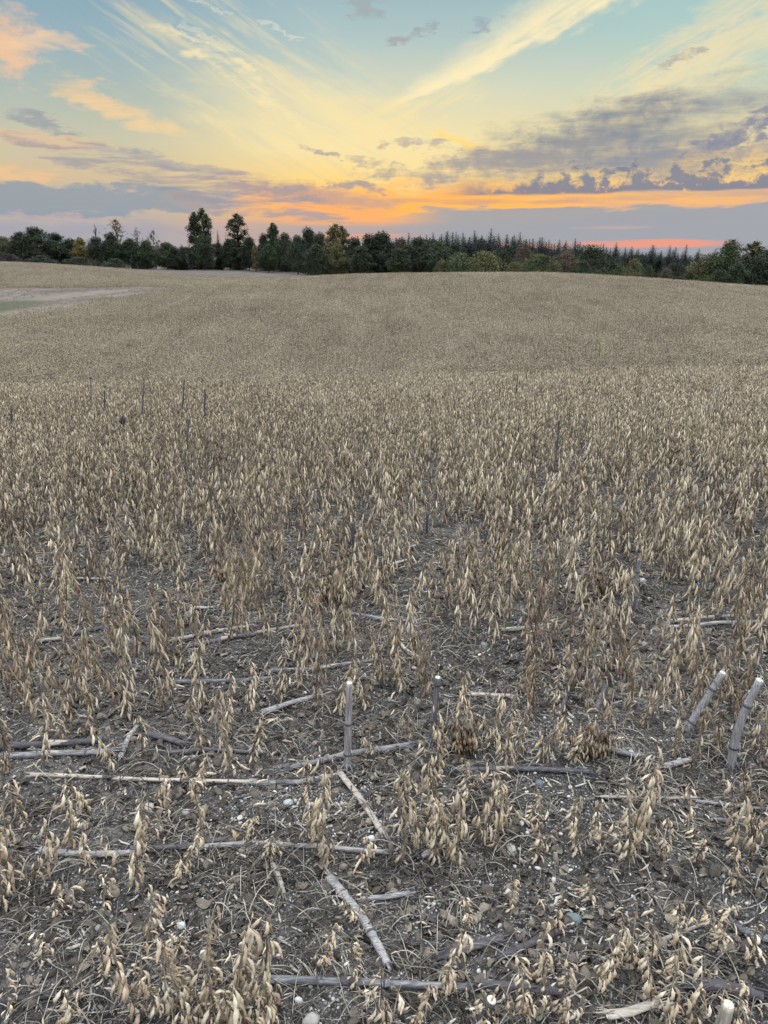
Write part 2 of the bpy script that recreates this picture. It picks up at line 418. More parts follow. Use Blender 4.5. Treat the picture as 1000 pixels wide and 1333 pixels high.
def empty(name, loc=(0, 0, 0)):
    o = bpy.data.objects.new(name, None); o.empty_display_size = 0.1; o.location = loc
    return link(o)
def part(name, me, parent=None): return link(bpy.data.objects.new(name, me), parent)
def copy_tree(o, parent=None):
    c = o.copy(); COL.objects.link(c)
    if parent is not None: c.parent = parent; c.matrix_parent_inverse = o.matrix_parent_inverse
    for ch in o.children: copy_tree(ch, c)
    return c

# ------------------------------------------------------------------ materials
def newmat(name, rough=0.85, spec=0.2):
    m = bpy.data.materials.new(name); m.use_nodes = True
    b = m.node_tree.nodes['Principled BSDF']; b.inputs['Roughness'].default_value = rough
    b.inputs['Specular IOR Level'].default_value = spec
    return m, m.node_tree, b
def coords(nt, which='Object'):
    return nt.nodes.new('ShaderNodeTexCoord').outputs[which]
def rnd(nt): return E(nt, nt.nodes.new('ShaderNodeObjectInfo').outputs['Random'])
def bump(nt, b, h, strength=0.4, dist=0.01):
    n = nt.nodes.new('ShaderNodeBump'); n.inputs['Strength'].default_value = strength; n.inputs['Distance'].default_value = dist
    nt.links.new(h.s, n.inputs['Height']); nt.links.new(n.outputs[0], b.inputs['Normal'])
def simple(name, stops, scale=8, rough=0.85, bmp=0.3, stretch=None, rand=0.35, isl=False, spec=0.2, detail=4, bd=0.01, world=0, wsc=None):
    """ramp over noise, shifted by a random number per object (or per loose piece)"""
    m, nt, b = newmat(name, rough, spec)
    v = coords(nt)
    if stretch:
        mp = nt.nodes.new('ShaderNodeMapping'); mp.inputs['Scale'].default_value = stretch
        nt.links.new(v, mp.inputs[0]); v = mp.outputs[0]
    n = noise(nt, v, scale, detail, 0.6)
    f = (n - 0.5) * 1.5 + 0.5
    if rand: f = f + (rnd(nt) - 0.5) * rand
    if isl: f = f + (E(nt, nt.nodes.new('ShaderNodeNewGeometry').outputs['Random Per Island']) - 0.5) * isl
    if world:
        gv = nt.nodes.new('ShaderNodeNewGeometry').outputs['Position']
        w = noise(nt, gv, 0.05 if wsc else 0.09, 3, 0.6)
        if wsc:      # faint sowing lines running away over the slope
            mp2 = nt.nodes.new('ShaderNodeMapping'); mp2.inputs['Scale'].default_value = wsc
            nt.links.new(gv, mp2.inputs[0]); w = w * 0.55 + noise(nt, mp2.outputs[0], 1, 3, 0.6) * 0.45
        f = f + (w - 0.5) * world
    c = ramp(nt, f, stops); nt.links.new(c.s, b.inputs['Base Color'])
    if bmp: bump(nt, b, n, bmp, bd)
    return m
POD = [(0.0, (0.14, 0.098, 0.066)), (0.22, (0.27, 0.205, 0.14)), (0.5, (0.36, 0.29, 0.195)), (0.8, (0.46, 0.385, 0.275)), (1, (0.55, 0.49, 0.385))]
M_pod = simple('dry_pod', POD, 60, 0.75, 0.35, rand=0.75, isl=0.55, bd=0.002)
M_podo = simple('brown_pod', [(0, (0.09, 0.062, 0.042)), (0.5, (0.24, 0.175, 0.115)), (1, (0.38, 0.30, 0.21))], 60, 0.8, 0.3, isl=0.5)
M_stem = simple('bean_stem', [(0, (0.05, 0.042, 0.035)), (0.5, (0.14, 0.115, 0.085)), (1, (0.30, 0.25, 0.18))], 50, 0.85, 0.3, rand=0.6, bd=0.002)
M_crop = simple('standing_crop', [(0.0, (0.09, 0.068, 0.052)), (0.25, (0.22, 0.172, 0.128)), (0.5, (0.40, 0.333, 0.228)), (0.8, (0.55, 0.47, 0.33)), (1, (0.63, 0.565, 0.43))], 30, 0.85, 0, rand=0.25, isl=0.9, world=1.1)
M_cropf = simple('far_crop', [(0.0, (0.075, 0.056, 0.038)), (0.25, (0.17, 0.133, 0.093)), (0.5, (0.315, 0.272, 0.185)), (0.8, (0.44, 0.39, 0.28)), (1, (0.55, 0.49, 0.385))], 30, 0.85, 0, rand=0.25, isl=1.0, world=0.9, wsc=(0.7, 0.035, 0.5))
M_stalk = simple('weathered_stalk', [(0, (0.035, 0.035, 0.045)), (0.3, (0.065, 0.064, 0.072)), (0.55, (0.145, 0.142, 0.148)), (0.8, (0.26, 0.25, 0.24)), (1, (0.40, 0.37, 0.33))], 5, 0.7, 0.5, (60, 60, 3), 0.5, bd=0.003)
def lying(m, name):      # the same weathering, streaked along a stalk that lies down
    c_ = m.copy(); c_.name = name
    for n in c_.node_tree.nodes:
        if n.type == 'MAPPING': n.inputs['Scale'].default_value = (5, 45, 45)
    return c_
M_stalkp = simple('pale_stalk', [(0, (0.09, 0.08, 0.072)), (0.4, (0.23, 0.205, 0.175)), (1, (0.46, 0.42, 0.35))], 5, 0.7, 0.5, (60, 60, 3), 0.3, bd=0.003)
M_stalkd = simple('dark_stalk', [(0, (0.02, 0.02, 0.025)), (0.5, (0.06, 0.055, 0.06)), (1, (0.16, 0.15, 0.15))], 5, 0.7, 0.5, (60, 60, 3), 0.3, bd=0.003)
M_lie, M_liep, M_lied = lying(M_stalk, 'lying_stalk'), lying(M_stalkp, 'lying_pale_stalk'), None
M_stub = simple('stub_rind', [(0, (0.06, 0.055, 0.06)), (0.3, (0.13, 0.125, 0.135)), (0.6, (0.24, 0.235, 0.235)), (0.85, (0.36, 0.345, 0.32)), (1, (0.48, 0.45, 0.40))], 5, 0.7, 0.5, (60, 60, 3), 0.3, bd=0.003)
M_pith = simple('pale_pith', [(0, (0.42, 0.36, 0.25)), (1, (0.85, 0.80, 0.66))], 120, 0.9, 0.4, rand=0, bd=0.002)
M_lied = lying(M_stalkd, 'lying_dark_stalk')
M_chaff = simple('chaff', [(0, (0.025, 0.023, 0.022)), (0.4, (0.08, 0.073, 0.066)), (0.75, (0.18, 0.165, 0.145)), (1, (0.38, 0.35, 0.30))], 20, 0.85, 0, rand=1.3)
M_twig = simple('dry_twig', [(0, (0.03, 0.026, 0.025)), (0.45, (0.085, 0.075, 0.065)), (0.75, (0.17, 0.152, 0.13)), (1, (0.32, 0.295, 0.25))], 20, 0.85, 0, rand=0.7, isl=1.0)
M_leaf = simple('dead_leaf', [(0, (0.022, 0.019, 0.016)), (0.5, (0.07, 0.060, 0.050)), (0.85, (0.15, 0.128, 0.10)), (1, (0.27, 0.235, 0.18))], 40, 0.9, 0.3, rand=0.7, isl=0.9)
M_stone = simple('pebble', [(0, (0.06, 0.06, 0.06)), (0.35, (0.18, 0.178, 0.172)), (0.7, (0.29, 0.282, 0.262)), (1, (0.45, 0.435, 0.405))], 40, 0.7, 0.3, rand=1.3, bd=0.002)
M_bark = simple('bark', [(0, (0.03, 0.026, 0.022)), (1, (0.12, 0.11, 0.095))], 3, 0.9, 0)
M_barkp = simple('pale_bark', [(0, (0.10, 0.095, 0.085)), (1, (0.26, 0.245, 0.22))], 3, 0.9, 0)
def foliage(name, a, b_, c_):
    return simple(name, [(0.1, a), (0.5, b_), (0.95, c_)], 0.45, 0.75, 0, rand=0.35, isl=0.6, detail=2, spec=0.25)
F_dark = foliage('dark_foliage', (0.012, 0.018, 0.011), (0.025, 0.036, 0.019), (0.05, 0.065, 0.03))
F_green = foliage('green_foliage', (0.018, 0.027, 0.013), (0.04, 0.056, 0.024), (0.075, 0.095, 0.04))
F_olive = foliage('olive_foliage', (0.04, 0.042, 0.018), (0.09, 0.09, 0.036), (0.15, 0.145, 0.06))
F_yellow = foliage('yellow_foliage', (0.07, 0.06, 0.02), (0.15, 0.125, 0.04), (0.25, 0.21, 0.07))
F_brown = foliage('brown_foliage', (0.045, 0.034, 0.026), (0.09, 0.068, 0.05), (0.15, 0.115, 0.08))
F_spruce = foliage('spruce_foliage', (0.006, 0.011, 0.010), (0.014, 0.022, 0.018), (0.028, 0.042, 0.032))
F_light = foliage('light_foliage', (0.032, 0.042, 0.017), (0.068, 0.088, 0.035), (0.12, 0.145, 0.062))
F_mauve = foliage('mauve_foliage', (0.014, 0.010, 0.011), (0.028, 0.020, 0.021), (0.048, 0.036, 0.036))

# ground
m_ground, nt, b = newmat('ground_soil', 0.95, 0.1)
geo = nt.nodes.new('ShaderNodeNewGeometry').outputs['Position']
def attr(nt, name):
    a = nt.nodes.new('ShaderNodeAttribute'); a.attribute_name = name; return E(nt, a.outputs['Fac'])
n1 = noise(nt, geo, 55, 6, 0.7); n2 = noise(nt, geo, 1.3, 4, 0.6); n3 = noise(nt, geo, 0.12, 4, 0.6)
soil = ramp(nt, (n1 - 0.5) * 1.6 + n2, [(0.15, (0.012, 0.011, 0.011)), (0.5, (0.042, 0.039, 0.037)), (0.78, (0.11, 0.104, 0.098)), (1, (0.25, 0.237, 0.22))])
straw = ramp(nt, (noise(nt, geo, 6, 5, 0.7) - 0.5) * 1.5 + n3, [(0.1, (0.07, 0.056, 0.043)), (0.5, (0.12, 0.098, 0.076)), (1, (0.20, 0.168, 0.132))])
def specks(scale, lo, hi):
    v_ = nt.nodes.new('ShaderNodeTexVoronoi'); v_.inputs['Scale'].default_value = scale; nt.links.new(geo, v_.inputs['Vector'])
    sp = nt.nodes.new('ShaderNodeSeparateXYZ'); nt.links.new(v_.outputs['Color'], sp.inputs[0])
    return E(nt, sp.outputs[0]).sm(lo, hi) * E(nt, v_.outputs['Distance']).sm(0.5, 0.25), E(nt, sp.outputs[1])
for sc_, lo_, hi_ in ((230, .55, .8), (120, .70, .9)):      # grit in the soil
    f_, t_ = specks(sc_, lo_, hi_)
    soil = mixc(nt, f_ * 0.8, soil, ramp(nt, t_, [(0, (0.09, 0.083, 0.078)), (0.6, (0.20, 0.19, 0.175)), (1, (0.36, 0.34, 0.31))]))
c = mixc(nt, attr(nt, 'far_crop'), soil, straw)
dirt = ramp(nt, (noise(nt, geo, 1.1, 5, 0.7) - 0.5) * 1.8 + n3, [(0.1, (0.04, 0.034, 0.03)), (0.55, (0.10, 0.083, 0.072)), (1, (0.19, 0.162, 0.138))])
c = mixc(nt, attr(nt, 'dirt'), c, dirt)
track = ramp(nt, noise(nt, geo, 0.8, 5, 0.7), [(0.2, (0.08, 0.066, 0.053)), (0.8, (0.175, 0.15, 0.122))])
c = mixc(nt, attr(nt, 'track'), c, track)
gr = ramp(nt, noise(nt, geo, 2.5, 4, 0.7), [(0.25, (0.03, 0.036, 0.022)), (0.75, (0.08, 0.08, 0.05))])
c = mixc(nt, attr(nt, 'green'), c, gr)
bare = ramp(nt, noise(nt, geo, 0.3, 4, 0.6), [(0.25, (0.06, 0.052, 0.047)), (0.75, (0.115, 0.10, 0.09))])
c = mixc(nt, attr(nt, 'bare'), c, bare)
nt.links.new(c.s, b.inputs['Base Color']); bump(nt, b, n1, 0.8, 0.012)

# land-use masks on the far slopes, as polygons on the ground
def poly(pts):
    return np.array([gp(*p, lift=0.0)[:2] for p in pts])
def inside(pg, x, y, soft):
    """signed-distance style soft mask"""
    x = np.asarray(x, float); y = np.asarray(y, float)
    ins = np.zeros(x.shape, bool); dm = np.full(x.shape, 1e9)
    n = len(pg)
    for i in range(n):
        (x0, y0), (x1, y1) = pg[i], pg[(i + 1) % n]
        cr = ((y0 > y) != (y1 > y)) & (x < (x1 - x0) * (y - y0) / (y1 - y0 + 1e-9) + x0); ins ^= cr
        t = np.clip(((x - x0) * (x1 - x0) + (y - y0) * (y1 - y0)) / ((x1 - x0)**2 + (y1 - y0)**2 + 1e-9), 0, 1)
        dm = np.minimum(dm, np.hypot(x - x0 - t * (x1 - x0), y - y0 - t * (y1 - y0)))
    sd_ = np.where(ins, dm, -dm) + fbm(x * 0.12, y * 0.12) * soft * 2
    return np.clip(0.5 + sd_ / soft / 2, 0, 1)
PG_dirt = poly([(-160, 372), (0, 376), (60, 376), (120, 376), (175, 374), (225, 376), (190, 386), (140, 392), (60, 405), (0, 416), (-160, 432)])
PG_track = poly([(20, 391), (60, 387), (100, 381), (140, 378), (175, 377), (140, 382), (105, 386), (70, 392), (30, 394)])
PG_track2 = poly([(-160, 422), (-20, 410), (40, 401), (90, 396), (120, 393), (90, 399), (40, 406), (0, 412), (-160, 430)])
PG_green = poly([(-160, 408), (0, 392), (50, 391), (72, 393), (40, 400), (0, 407), (-160, 420)])
def masks(x, y):
    d = np.hypot(x, y); a = np.degrees(np.arctan2(x, y))
    dirt = inside(PG_dirt, x, y, 1.2)
    track = np.maximum(inside(PG_track, x, y, 0.8), inside(PG_track2, x, y, 0.8))
    green = inside(PG_green, x, y, 1.2)
    edge = 205 + fbm(x * 0.02, y * 0.02) * 8 - np.clip((-a - 15.5) * 1.0, 0, 30) * -4
    bare = np.clip((d - edge) / 3, 0, 1)
    far = np.clip((d - 9) / 12, 0, 1)
    return dict(dirt=dirt, track=track, green=green, bare=bare, far_crop=far)

# terrain sheet: fine in front of the camera, coarse behind, out to the horizon
aa = np.concatenate([np.arange(-34, 34, 0.3), np.arange(34, 60, 2), np.arange(60, 300, 8), np.arange(300, 326, 2)])
rr_ = [0.0, 0.35, 0.7]
while rr_[-1] < 3000: rr_.append(rr_[-1] * (1.0085 if rr_[-1] < 12 else (1.02 if rr_[-1] < 260 else 1.12)) + 0.002)
rr_ = np.array(rr_)
Rg, Ag = np.meshgrid(rr_[1:], np.radians(aa), indexing='ij')
gx, gy = Rg * np.sin(Ag), Rg * np.cos(Ag)
gz = H(gx, gy)
V = np.vstack([[0, 0, float(H(0., 0.))], np.stack([gx, gy, gz], -1).reshape(-1, 3)])
na, nr = len(aa), len(rr_) - 1
i = np.arange(nr - 1)[:, None] * na + np.arange(na)[None] + 1
j = np.arange(nr - 1)[:, None] * na + (np.arange(na)[None] + 1) % na + 1
Fq = np.stack([i, i + na, j + na, j], -1).reshape(-1, 4)
q = np.arange(na)
Ft = np.stack([np.zeros(na, int), q + 1, (q + 1) % na + 1], -1)
me = mesh('ground', V, [Fq, Ft], m_ground)
for k, v in masks(V[:, 0], V[:, 1]).items():
    me.attributes.new(k, 'FLOAT', 'POINT').data.foreach_set('value', v.astype(np.float32))
props(part('ground', me), kind='structure')

# ------------------------------------------------------------------ scatter: points + geometry nodes (for stuff only)
def scatter(name, protos, P, rot, scl, idx=None):
    """protos: list of meshes; P (n,3), rot (n,3) euler, scl (n,)"""
    n = len(P)
    me = bpy.data.meshes.new(name); me.vertices.add(n); me.vertices.foreach_set('co', np.asarray(P, np.float32).ravel())
    me.attributes.new('rot', 'FLOAT_VECTOR', 'POINT').data.foreach_set('vector', np.asarray(rot, np.float32).ravel())
    me.attributes.new('scl', 'FLOAT', 'POINT').data.foreach_set('value', np.asarray(scl, np.float32))
    if idx is None: idx = rng.integers(0, len(protos), n)
    me.attributes.new('idx', 'INT', 'POINT').data.foreach_set('value', np.asarray(idx, np.int32))
    ob = part(name, me)
    ng = bpy.data.node_groups.new(name, 'GeometryNodeTree')
    ng.interface.new_socket('Geometry', in_out='INPUT', socket_type='NodeSocketGeometry')
    ng.interface.new_socket('Geometry', in_out='OUTPUT', socket_type='NodeSocketGeometry')
    N, L = ng.nodes, ng.links
    gi, go = N.new('NodeGroupInput'), N.new('NodeGroupOutput')
    ip = N.new('GeometryNodeInstanceOnPoints'); jn = N.new('GeometryNodeJoinGeometry')
    for pm in reversed(protos):      # the last link is the first instance
        po = bpy.data.objects.new(name + '_source', pm)
        oi = N.new('GeometryNodeObjectInfo'); oi.inputs['Object'].default_value = po; oi.inputs['As Instance'].default_value = True
        L.new(oi.outputs['Geometry'], jn.inputs[0])
    L.new(gi.outputs[0], ip.inputs['Points']); L.new(jn.outputs[0], ip.inputs['Instance'])
    ip.inputs['Pick Instance'].default_value = True
    for nm, ty, sk in (('idx', 'INT', 'Instance Index'), ('rot', 'FLOAT_VECTOR', 'Rotation'), ('scl', 'FLOAT', 'Scale')):
        a = N.new('GeometryNodeInputNamedAttribute'); a.data_type = ty; a.inputs['Name'].default_value = nm
        L.new(a.outputs['Attribute'], ip.inputs[sk])
    L.new(ip.outputs[0], go.inputs[0])
    md = ob.modifiers.new('scatter', 'NODES'); md.node_group = ng
    return ob

# ------------------------------------------------------------------ bean pods and plants
def pod_geo(L=0.046, w=0.0058, rings=9, k=7, seeds=3, curve=0.15, seed=0):
    """a hanging pod, stalk end at the origin, pointing along -Z"""
    r_ = random.Random(seed)
    t = np.linspace(0, 1, rings)
    prof = np.sin(np.clip(t * 1.12, 0, 1) ** 0.6 * math.pi) ** 0.55
    prof = np.interp(t, [0, .08, .25, .5, .75, .92, 1], [.18, .45, .95, 1.0, .92, .45, .08])
    prof = prof * (1 + 0.20 * np.cos((t - 0.1) * seeds * 2 * math.pi + 3.14))
    P = np.stack([curve * L * np.sin(t * math.pi) * 1.0 + 0.1 * L * t * t, 0.05 * L * np.sin(t * 5), -L * t], -1)
    mb = MB(); mb.tube(P, w * prof, k, flat=0.55)
    return mb
pod_variants = [pod_geo(L, w, 10, 7, s_, c_, i).mesh('pod', M_pod) for i, (L, w, s_, c_) in enumerate(
    [(0.048, 0.0045, 3, .08), (0.042, 0.0044, 2, .13), (0.053, 0.0047, 3, -.06), (0.038, 0.0041, 2, .05), (0.046, 0.0048, 3, .18)])]
pod_lo = [pod_geo(L, w, 4, 4, 1, c_, 0) for L, w, c_ in [(0.05, 0.0044, .08), (0.042, 0.0042, -.06)]]
for p in pod_lo: p.VV = np.vstack(p.V)

def euler_m(rx, ry, rz): return np.array(Euler((rx, ry, rz)).to_matrix())
def plant_spec(seed, h=0.34, npods=18, lean=0.12, spread=1.0):
    r_ = random.Random(seed)
    la, lm = r_.uniform(0, 6.28), r_.uniform(0.02, lean)
    n = 9; t = np.linspace(0, 1, n)
    bx = r_.uniform(-.04, .04); by = r_.uniform(-.04, .04)
    P = np.stack([t**1.3 * h * lm * math.cos(la) + bx * h * np.sin(t * 6), t**1.3 * h * lm * math.sin(la) + by * h * np.sin(t * 5 + 1), h * t], -1)
    stems = [(P, np.linspace(0.0030, 0.0011, n))]
    anchors = []
    nb = r_.choice([0, 0, 1, 1, 2])
    for _ in range(nb):      # a side branch
        t0 = r_.uniform(.15, .4); a = r_.uniform(0, 6.28); L = h * r_.uniform(.4, .6)
        p0 = np.array([np.interp(t0, t, P[:, c]) for c in range(3)])
        tt = np.linspace(0, 1, 6)
        Q = p0 + np.stack([math.cos(a) * L * .38 * tt ** .8, math.sin(a) * L * .38 * tt ** .8, L * tt * .95], -1)
        stems.append((Q, np.linspace(0.0020, 0.0009, 6)))
        anchors += [(Q[int(q_)], a) for q_ in (1, 2, 3, 4, 5)]
    pods = []
    node_t = np.linspace(0.18, 0.99, max(5, int(npods / 2.2)))
    cand = [(np.array([np.interp(q_, t, P[:, c]) for c in range(3)]), r_.uniform(0, 6.28)) for q_ in node_t] + anchors
    while len(pods) < npods:
        p, a = cand[len(pods) % len(cand)] if len(pods) < len(cand) * 2 else r_.choice(cand)
        a = a + r_.uniform(-1.6, 1.6)
        tilt = abs(r_.gauss(0.15, 0.18)) * spread          # away from straight down
        off = r_.uniform(0.004, 0.014) * spread
        q_ = p + np.array([math.cos(a) * off, math.sin(a) * off, r_.uniform(-.004, .006)])
        stems.append((np.array([p, (p + q_) / 2 + [0, 0, .003], q_]), np.array([.0011, .0009, .0008])))
        # pod points along -Z, tilted towards direction a
        pods.append((q_, (0.0, -tilt, a), r_.randrange(5), r_.uniform(.85, 1.15)))
    for _ in range(r_.randint(1, 4)):    # bare leaf stalks
        p = P[r_.randint(2, n - 1)]; a = r_.uniform(0, 6.28); L = r_.uniform(.04, .11); tt = np.linspace(0, 1, 5)
        Q = p + np.stack([math.cos(a) * L * tt, math.sin(a) * L * tt, L * (0.5 * tt - 0.9 * tt ** 2)], -1)
        stems.append((Q, np.full(5, .0009)))
    return stems, pods
def stem_mesh(stems, lo=False):
    mb = MB()
    for i, (P, r) in enumerate(stems):
        if lo and len(P) == 3: continue
        mb.tube(P[::2] if lo and len(P) > 5 else P, r[::2] if lo and len(P) > 5 else r, 3 if lo else 5, cap=False)
    return mb
def pods_into(mb, pods, m=0, S_=1.0):
    for (q_, e, v, s_) in pods:
        g = pod_lo[v % 2]; Mx = np.array(Matrix.Rotation(e[2], 3, 'Z') @ Matrix.Rotation(e[1], 3, 'Y'))
        V = (g.VV * s_ * S_) @ Mx.T + q_
        base = mb.n
        for f in g.F: pass
        mb.V.append(V); mb.F.append(np.vstack(g.F) + base); mb.M.append(np.full(sum(len(f) for f in g.F), m))
        mb.F3 = getattr(mb, 'F3', [])
        for f, _ in g.F3: mb.F3.append((f + base, m))
        mb.n += len(V)
GRP_BEAN = 'dead soybean plants hung with dry pods in the near field'
NP = 9
specs = [plant_spec(100 + i, h=0.30 + 0.02 * (i % 4), npods=[22, 28, 33, 24, 18, 30, 20, 26, 35][i], lean=0.3 if i % 3 else .1) for i in range(NP)]
stem_meshes = [stem_mesh(s_).mesh('stem', M_stem) for s_, _ in specs]
cluster_meshes = []
for s_, p in specs:
    mb = MB(); pods_into(mb, p); cluster_meshes.append(mb.mesh('pod_cluster', M_pod))

HERO = [  # foot of the plant in the photo (x, y) and its height there
 (20, 1165, 120), (50, 1150, 90), (100, 1110, 75), (178, 1165, 100), (190, 1110, 60), (235, 1140, 60), (270, 1100, 90), (150, 1010, 70), (60, 1010, 90), (15, 1010, 75), (120, 950, 90), (40, 925, 110),
 (35, 905, 90), (90, 925, 95), (165, 950, 80), (260, 985, 75), (295, 1010, 100), (330, 990, 60), (300, 955, 70), (265, 930, 90), (215, 930, 60), (330, 930, 70), (365, 920, 80), (395, 900, 80), (405, 1100, 100), (420, 1130, 90),
 (400, 1050, 60), (440, 935, 70), (500, 900, 80), (520, 910, 80), (475, 930, 60), (545, 1110, 110), (520, 1130, 90), (575, 1090, 100), (600, 1130, 95), (625, 1100, 90), (650, 1110, 90), (655, 1010, 80), (620, 985, 90),
 (595, 990, 80), (575, 1010, 70), (690, 960, 70), (700, 1000, 70), (730, 990, 70), (760, 1000, 70), (785, 1000, 60), (830, 1110, 110), (820, 1140, 90), (845, 1060, 80), (880, 1000, 90), (900, 1010, 80), (930, 990, 70),
 (975, 1120, 110), (960, 1110, 90), (1000, 1100, 100), (985, 1150, 90), (745, 1120, 60), (700, 1130, 60), (660, 1080, 60), (230, 1333, 90), (260, 1345, 110), (300, 1340, 120), (340, 1330, 110), (180, 1340, 90),
 (205, 1320, 70), (280, 1350, 90), (360, 1340, 70), (10, 1330, 60), (90, 1345, 70), (200, 1230, 60), (575, 1290, 70), (545, 1330, 60), (500, 1345, 80), (700, 1290, 70), (690, 1345, 60), (850, 1310, 80), (870, 1345, 100),
 (900, 1345, 80), (930, 1210, 50), (940, 1240, 50), (820, 1250, 70), (730, 1345, 60), (640, 1345, 60), (780, 1290, 60), (960, 1345, 50), (245, 1350, 100), (320, 1352, 90), (5, 1190, 90), (1010, 1170, 80),
 (560, 1130, 60), (585, 1115, 70), (345, 1345, 80), (275, 1320, 60), (975, 1060, 60), (640, 975, 70), (670, 1000, 60), (860, 1130, 60), (740, 1010, 50), (0, 1130, 60),
 (130, 1180, 45), (75, 1200, 40), (320, 1090, 45), (350, 1130, 40), (470, 1120, 45), (690, 1080, 40), (780, 1120, 50), (900, 1090, 55), (910, 1130, 50), (120, 1060, 50), (210, 1050, 55), (250, 1040, 50),
 (480, 980, 45), (530, 960, 50), (60, 1260, 45), (140, 1280, 50), (420, 1250, 45), (460, 1290, 50), (610, 1220, 40), (660, 1190, 40), (720, 1220, 45), (880, 1200, 45), (980, 1260, 45), (30, 1080, 60), (80, 975, 55), (190, 990, 50),
 (800, 960, 55), (840, 960, 60), (860, 920, 60), (720, 930, 55), (660, 930, 60), (540, 1040, 45), (610, 1050, 50), (1000, 1010, 70), (950, 1160, 50), (770, 1180, 40), (470, 1210, 40), (240, 1240, 45), (110, 1130, 60)]
heroes = []
for X, Y, h in HERO:
    p = gp(X, Y)
    dist = np.linalg.norm(p - [0, 0, CAMH]); dep = dist * 1.0
    v = ray(X, Y); depth = dist * (v @ ray(500, 666.5))
    hm = h / FPX * depth / math.cos(math.asin(-v[2])) * 1.02
    heroes.append((p[0], p[1], min(hm, .42)))
heroes = np.array(heroes)

# open patches where the soil shows (photo X, Y, rx, ry)
OPEN = [(430, 700, 95, 26), (405, 745, 60, 22), (60, 745, 45, 22), (700, 650, 30, 28), (470, 600, 18, 30), (870, 655, 22, 30), (25, 660, 28, 14),
        (560, 785, 80, 16), (740, 560, 14, 10), (700, 825, 50, 18), (560, 640, 16, 24), (230, 800, 90, 24), (640, 885, 60, 26), (900, 820, 70, 18), (150, 700, 20, 14), (330, 860, 60, 20), (620, 590, 24, 10), (157, 598, 16, 26), (17, 598, 16, 26), (600, 700, 30, 16), (300, 640, 20, 14), (780, 640, 18, 22)]
op = []
for X, Y, rx, ry in OPEN:
    p, a, b_ = gp(X, Y), gp(X + rx, Y), gp(X, Y - ry)
    op.append((p[0], p[1], abs(a[0] - p[0]) + .02, abs(b_[1] - p[1]) + .03))
def dens(x, y):
    """0..1 how likely a plant stands here"""
    d = np.hypot(x, y)
    k = 0.86 + fbm(x * 3.6 + 4, y * 2.0, 2) * 1.5 * np.clip(1.35 - d / 14, 0.1, 1) + np.clip((d - 6.5) / 7, 0, .5)
    for cx, cyy, rx, ry in op: k = k - 0.8 * np.exp(-((x - cx) / rx) ** 2 - ((y - cyy) / ry) ** 2)
    return np.clip(k, 0, 1)
def sample(n, d0, d1, amax, mind, dpow=1.0):
    """random ground spots between two distances, at least mind apart"""
    d = np.sqrt(rng.uniform(d0 * d0, d1 * d1, n)); a = np.radians(rng.uniform(-amax, amax, n))
    x, y = d * np.sin(a), d * np.cos(a)
    keep = rng.random(n) < dens(x, y); x, y = x[keep], y[keep]
    cell = {}; out = []
    for X, Y in zip(x, y):
        k = (int(X // mind), int(Y // mind)); ok = True
        for i in (-1, 0, 1):
            for j in (-1, 0, 1):
                for (u, v) in cell.get((k[0] + i, k[1] + j), ()):
                    if (u - X) ** 2 + (v - Y) ** 2 < mind * mind: ok = False
        if ok: cell.setdefault(k, []).append((X, Y)); out.append((X, Y))
    return np.array(out)
D_HERO = 2.45
Q = sample(24000, D_HERO, 16.5, 33, 0.072)
Q = Q[(np.hypot(Q[:, 0], Q[:, 1]) > 6) | (rng.random(len(Q)) < .8)]
Q = Q[np.argsort(np.hypot(Q[:, 0], Q[:, 1]))]
def picx(x, y, z):      # sideways place in the picture, 0..1000
    return 500 + FPX * x / (y * math.cos(PITCH) - (z - CAMH) * math.sin(PITCH))
inview = np.abs(picx(Q[:, 0], Q[:, 1], H0(Q[:, 0], Q[:, 1])) - 500) < 525
def plant_h(d, n): return rng.uniform(.86, 1.14, n) * np.clip(.25 + d * .026, 0, .45)
NEAR_MAX = 300 - len(heroes)
cut = np.cumsum(inview) <= NEAR_MAX
nearQ = Q[cut & inview]; restQ = Q[~(cut & inview)]
dd = np.hypot(nearQ[:, 0], nearQ[:, 1])
nearQ = np.column_stack([nearQ, plant_h(dd, len(nearQ))])
plants = np.vstack([heroes, nearQ])

# prototypes in full (a child per pod) and light (one pod cluster)
def proto_full(i):
    root = bpy.data.objects.new('soybean_plant', None); root.empty_display_size = 0.05; COL.objects.link(root)
    part('stem', stem_meshes[i], root)
    for (q_, e, v, s_) in specs[i][1]:
        o = part('pod', pod_variants[v], root)
        o.location = q_; o.rotation_euler = (0, e[1], e[2]); o.scale = (s_ * 1.08,) * 3
    return root
def proto_light(i):
    root = bpy.data.objects.new('soybean_plant', None); root.empty_display_size = 0.05; COL.objects.link(root)
    part('stem', stem_meshes[i], root); part('pod_cluster', cluster_meshes[i], root)
    return root
fulls, lights = {}, {}
N_FULL = 96
bean_objs = []
order = np.argsort(np.hypot(plants[:, 0], plants[:, 1]))
for rank, k in enumerate(order):
    x, y, h = plants[k]; i = int(rng.integers(0, NP))
    pool, mk = (fulls, proto_full) if rank < N_FULL else (lights, proto_light)
    if i not in pool: pool[i] = mk(i); o = pool[i]
    else: o = copy_tree(pool[i])
    o.location = (x, y, float(H(x, y)) - 0.012)
    o.rotation_euler = (rng.normal(0, .07), rng.normal(0, .07), rng.uniform(0, 6.28))
    hs = h / (0.30 + 0.02 * (i % 4)); ws = 0.5 * hs + 0.5
    o.scale = (ws, ws, hs) if False else (hs * .5 + .5,) * 2 + (hs,)
    bean_objs.append(o)

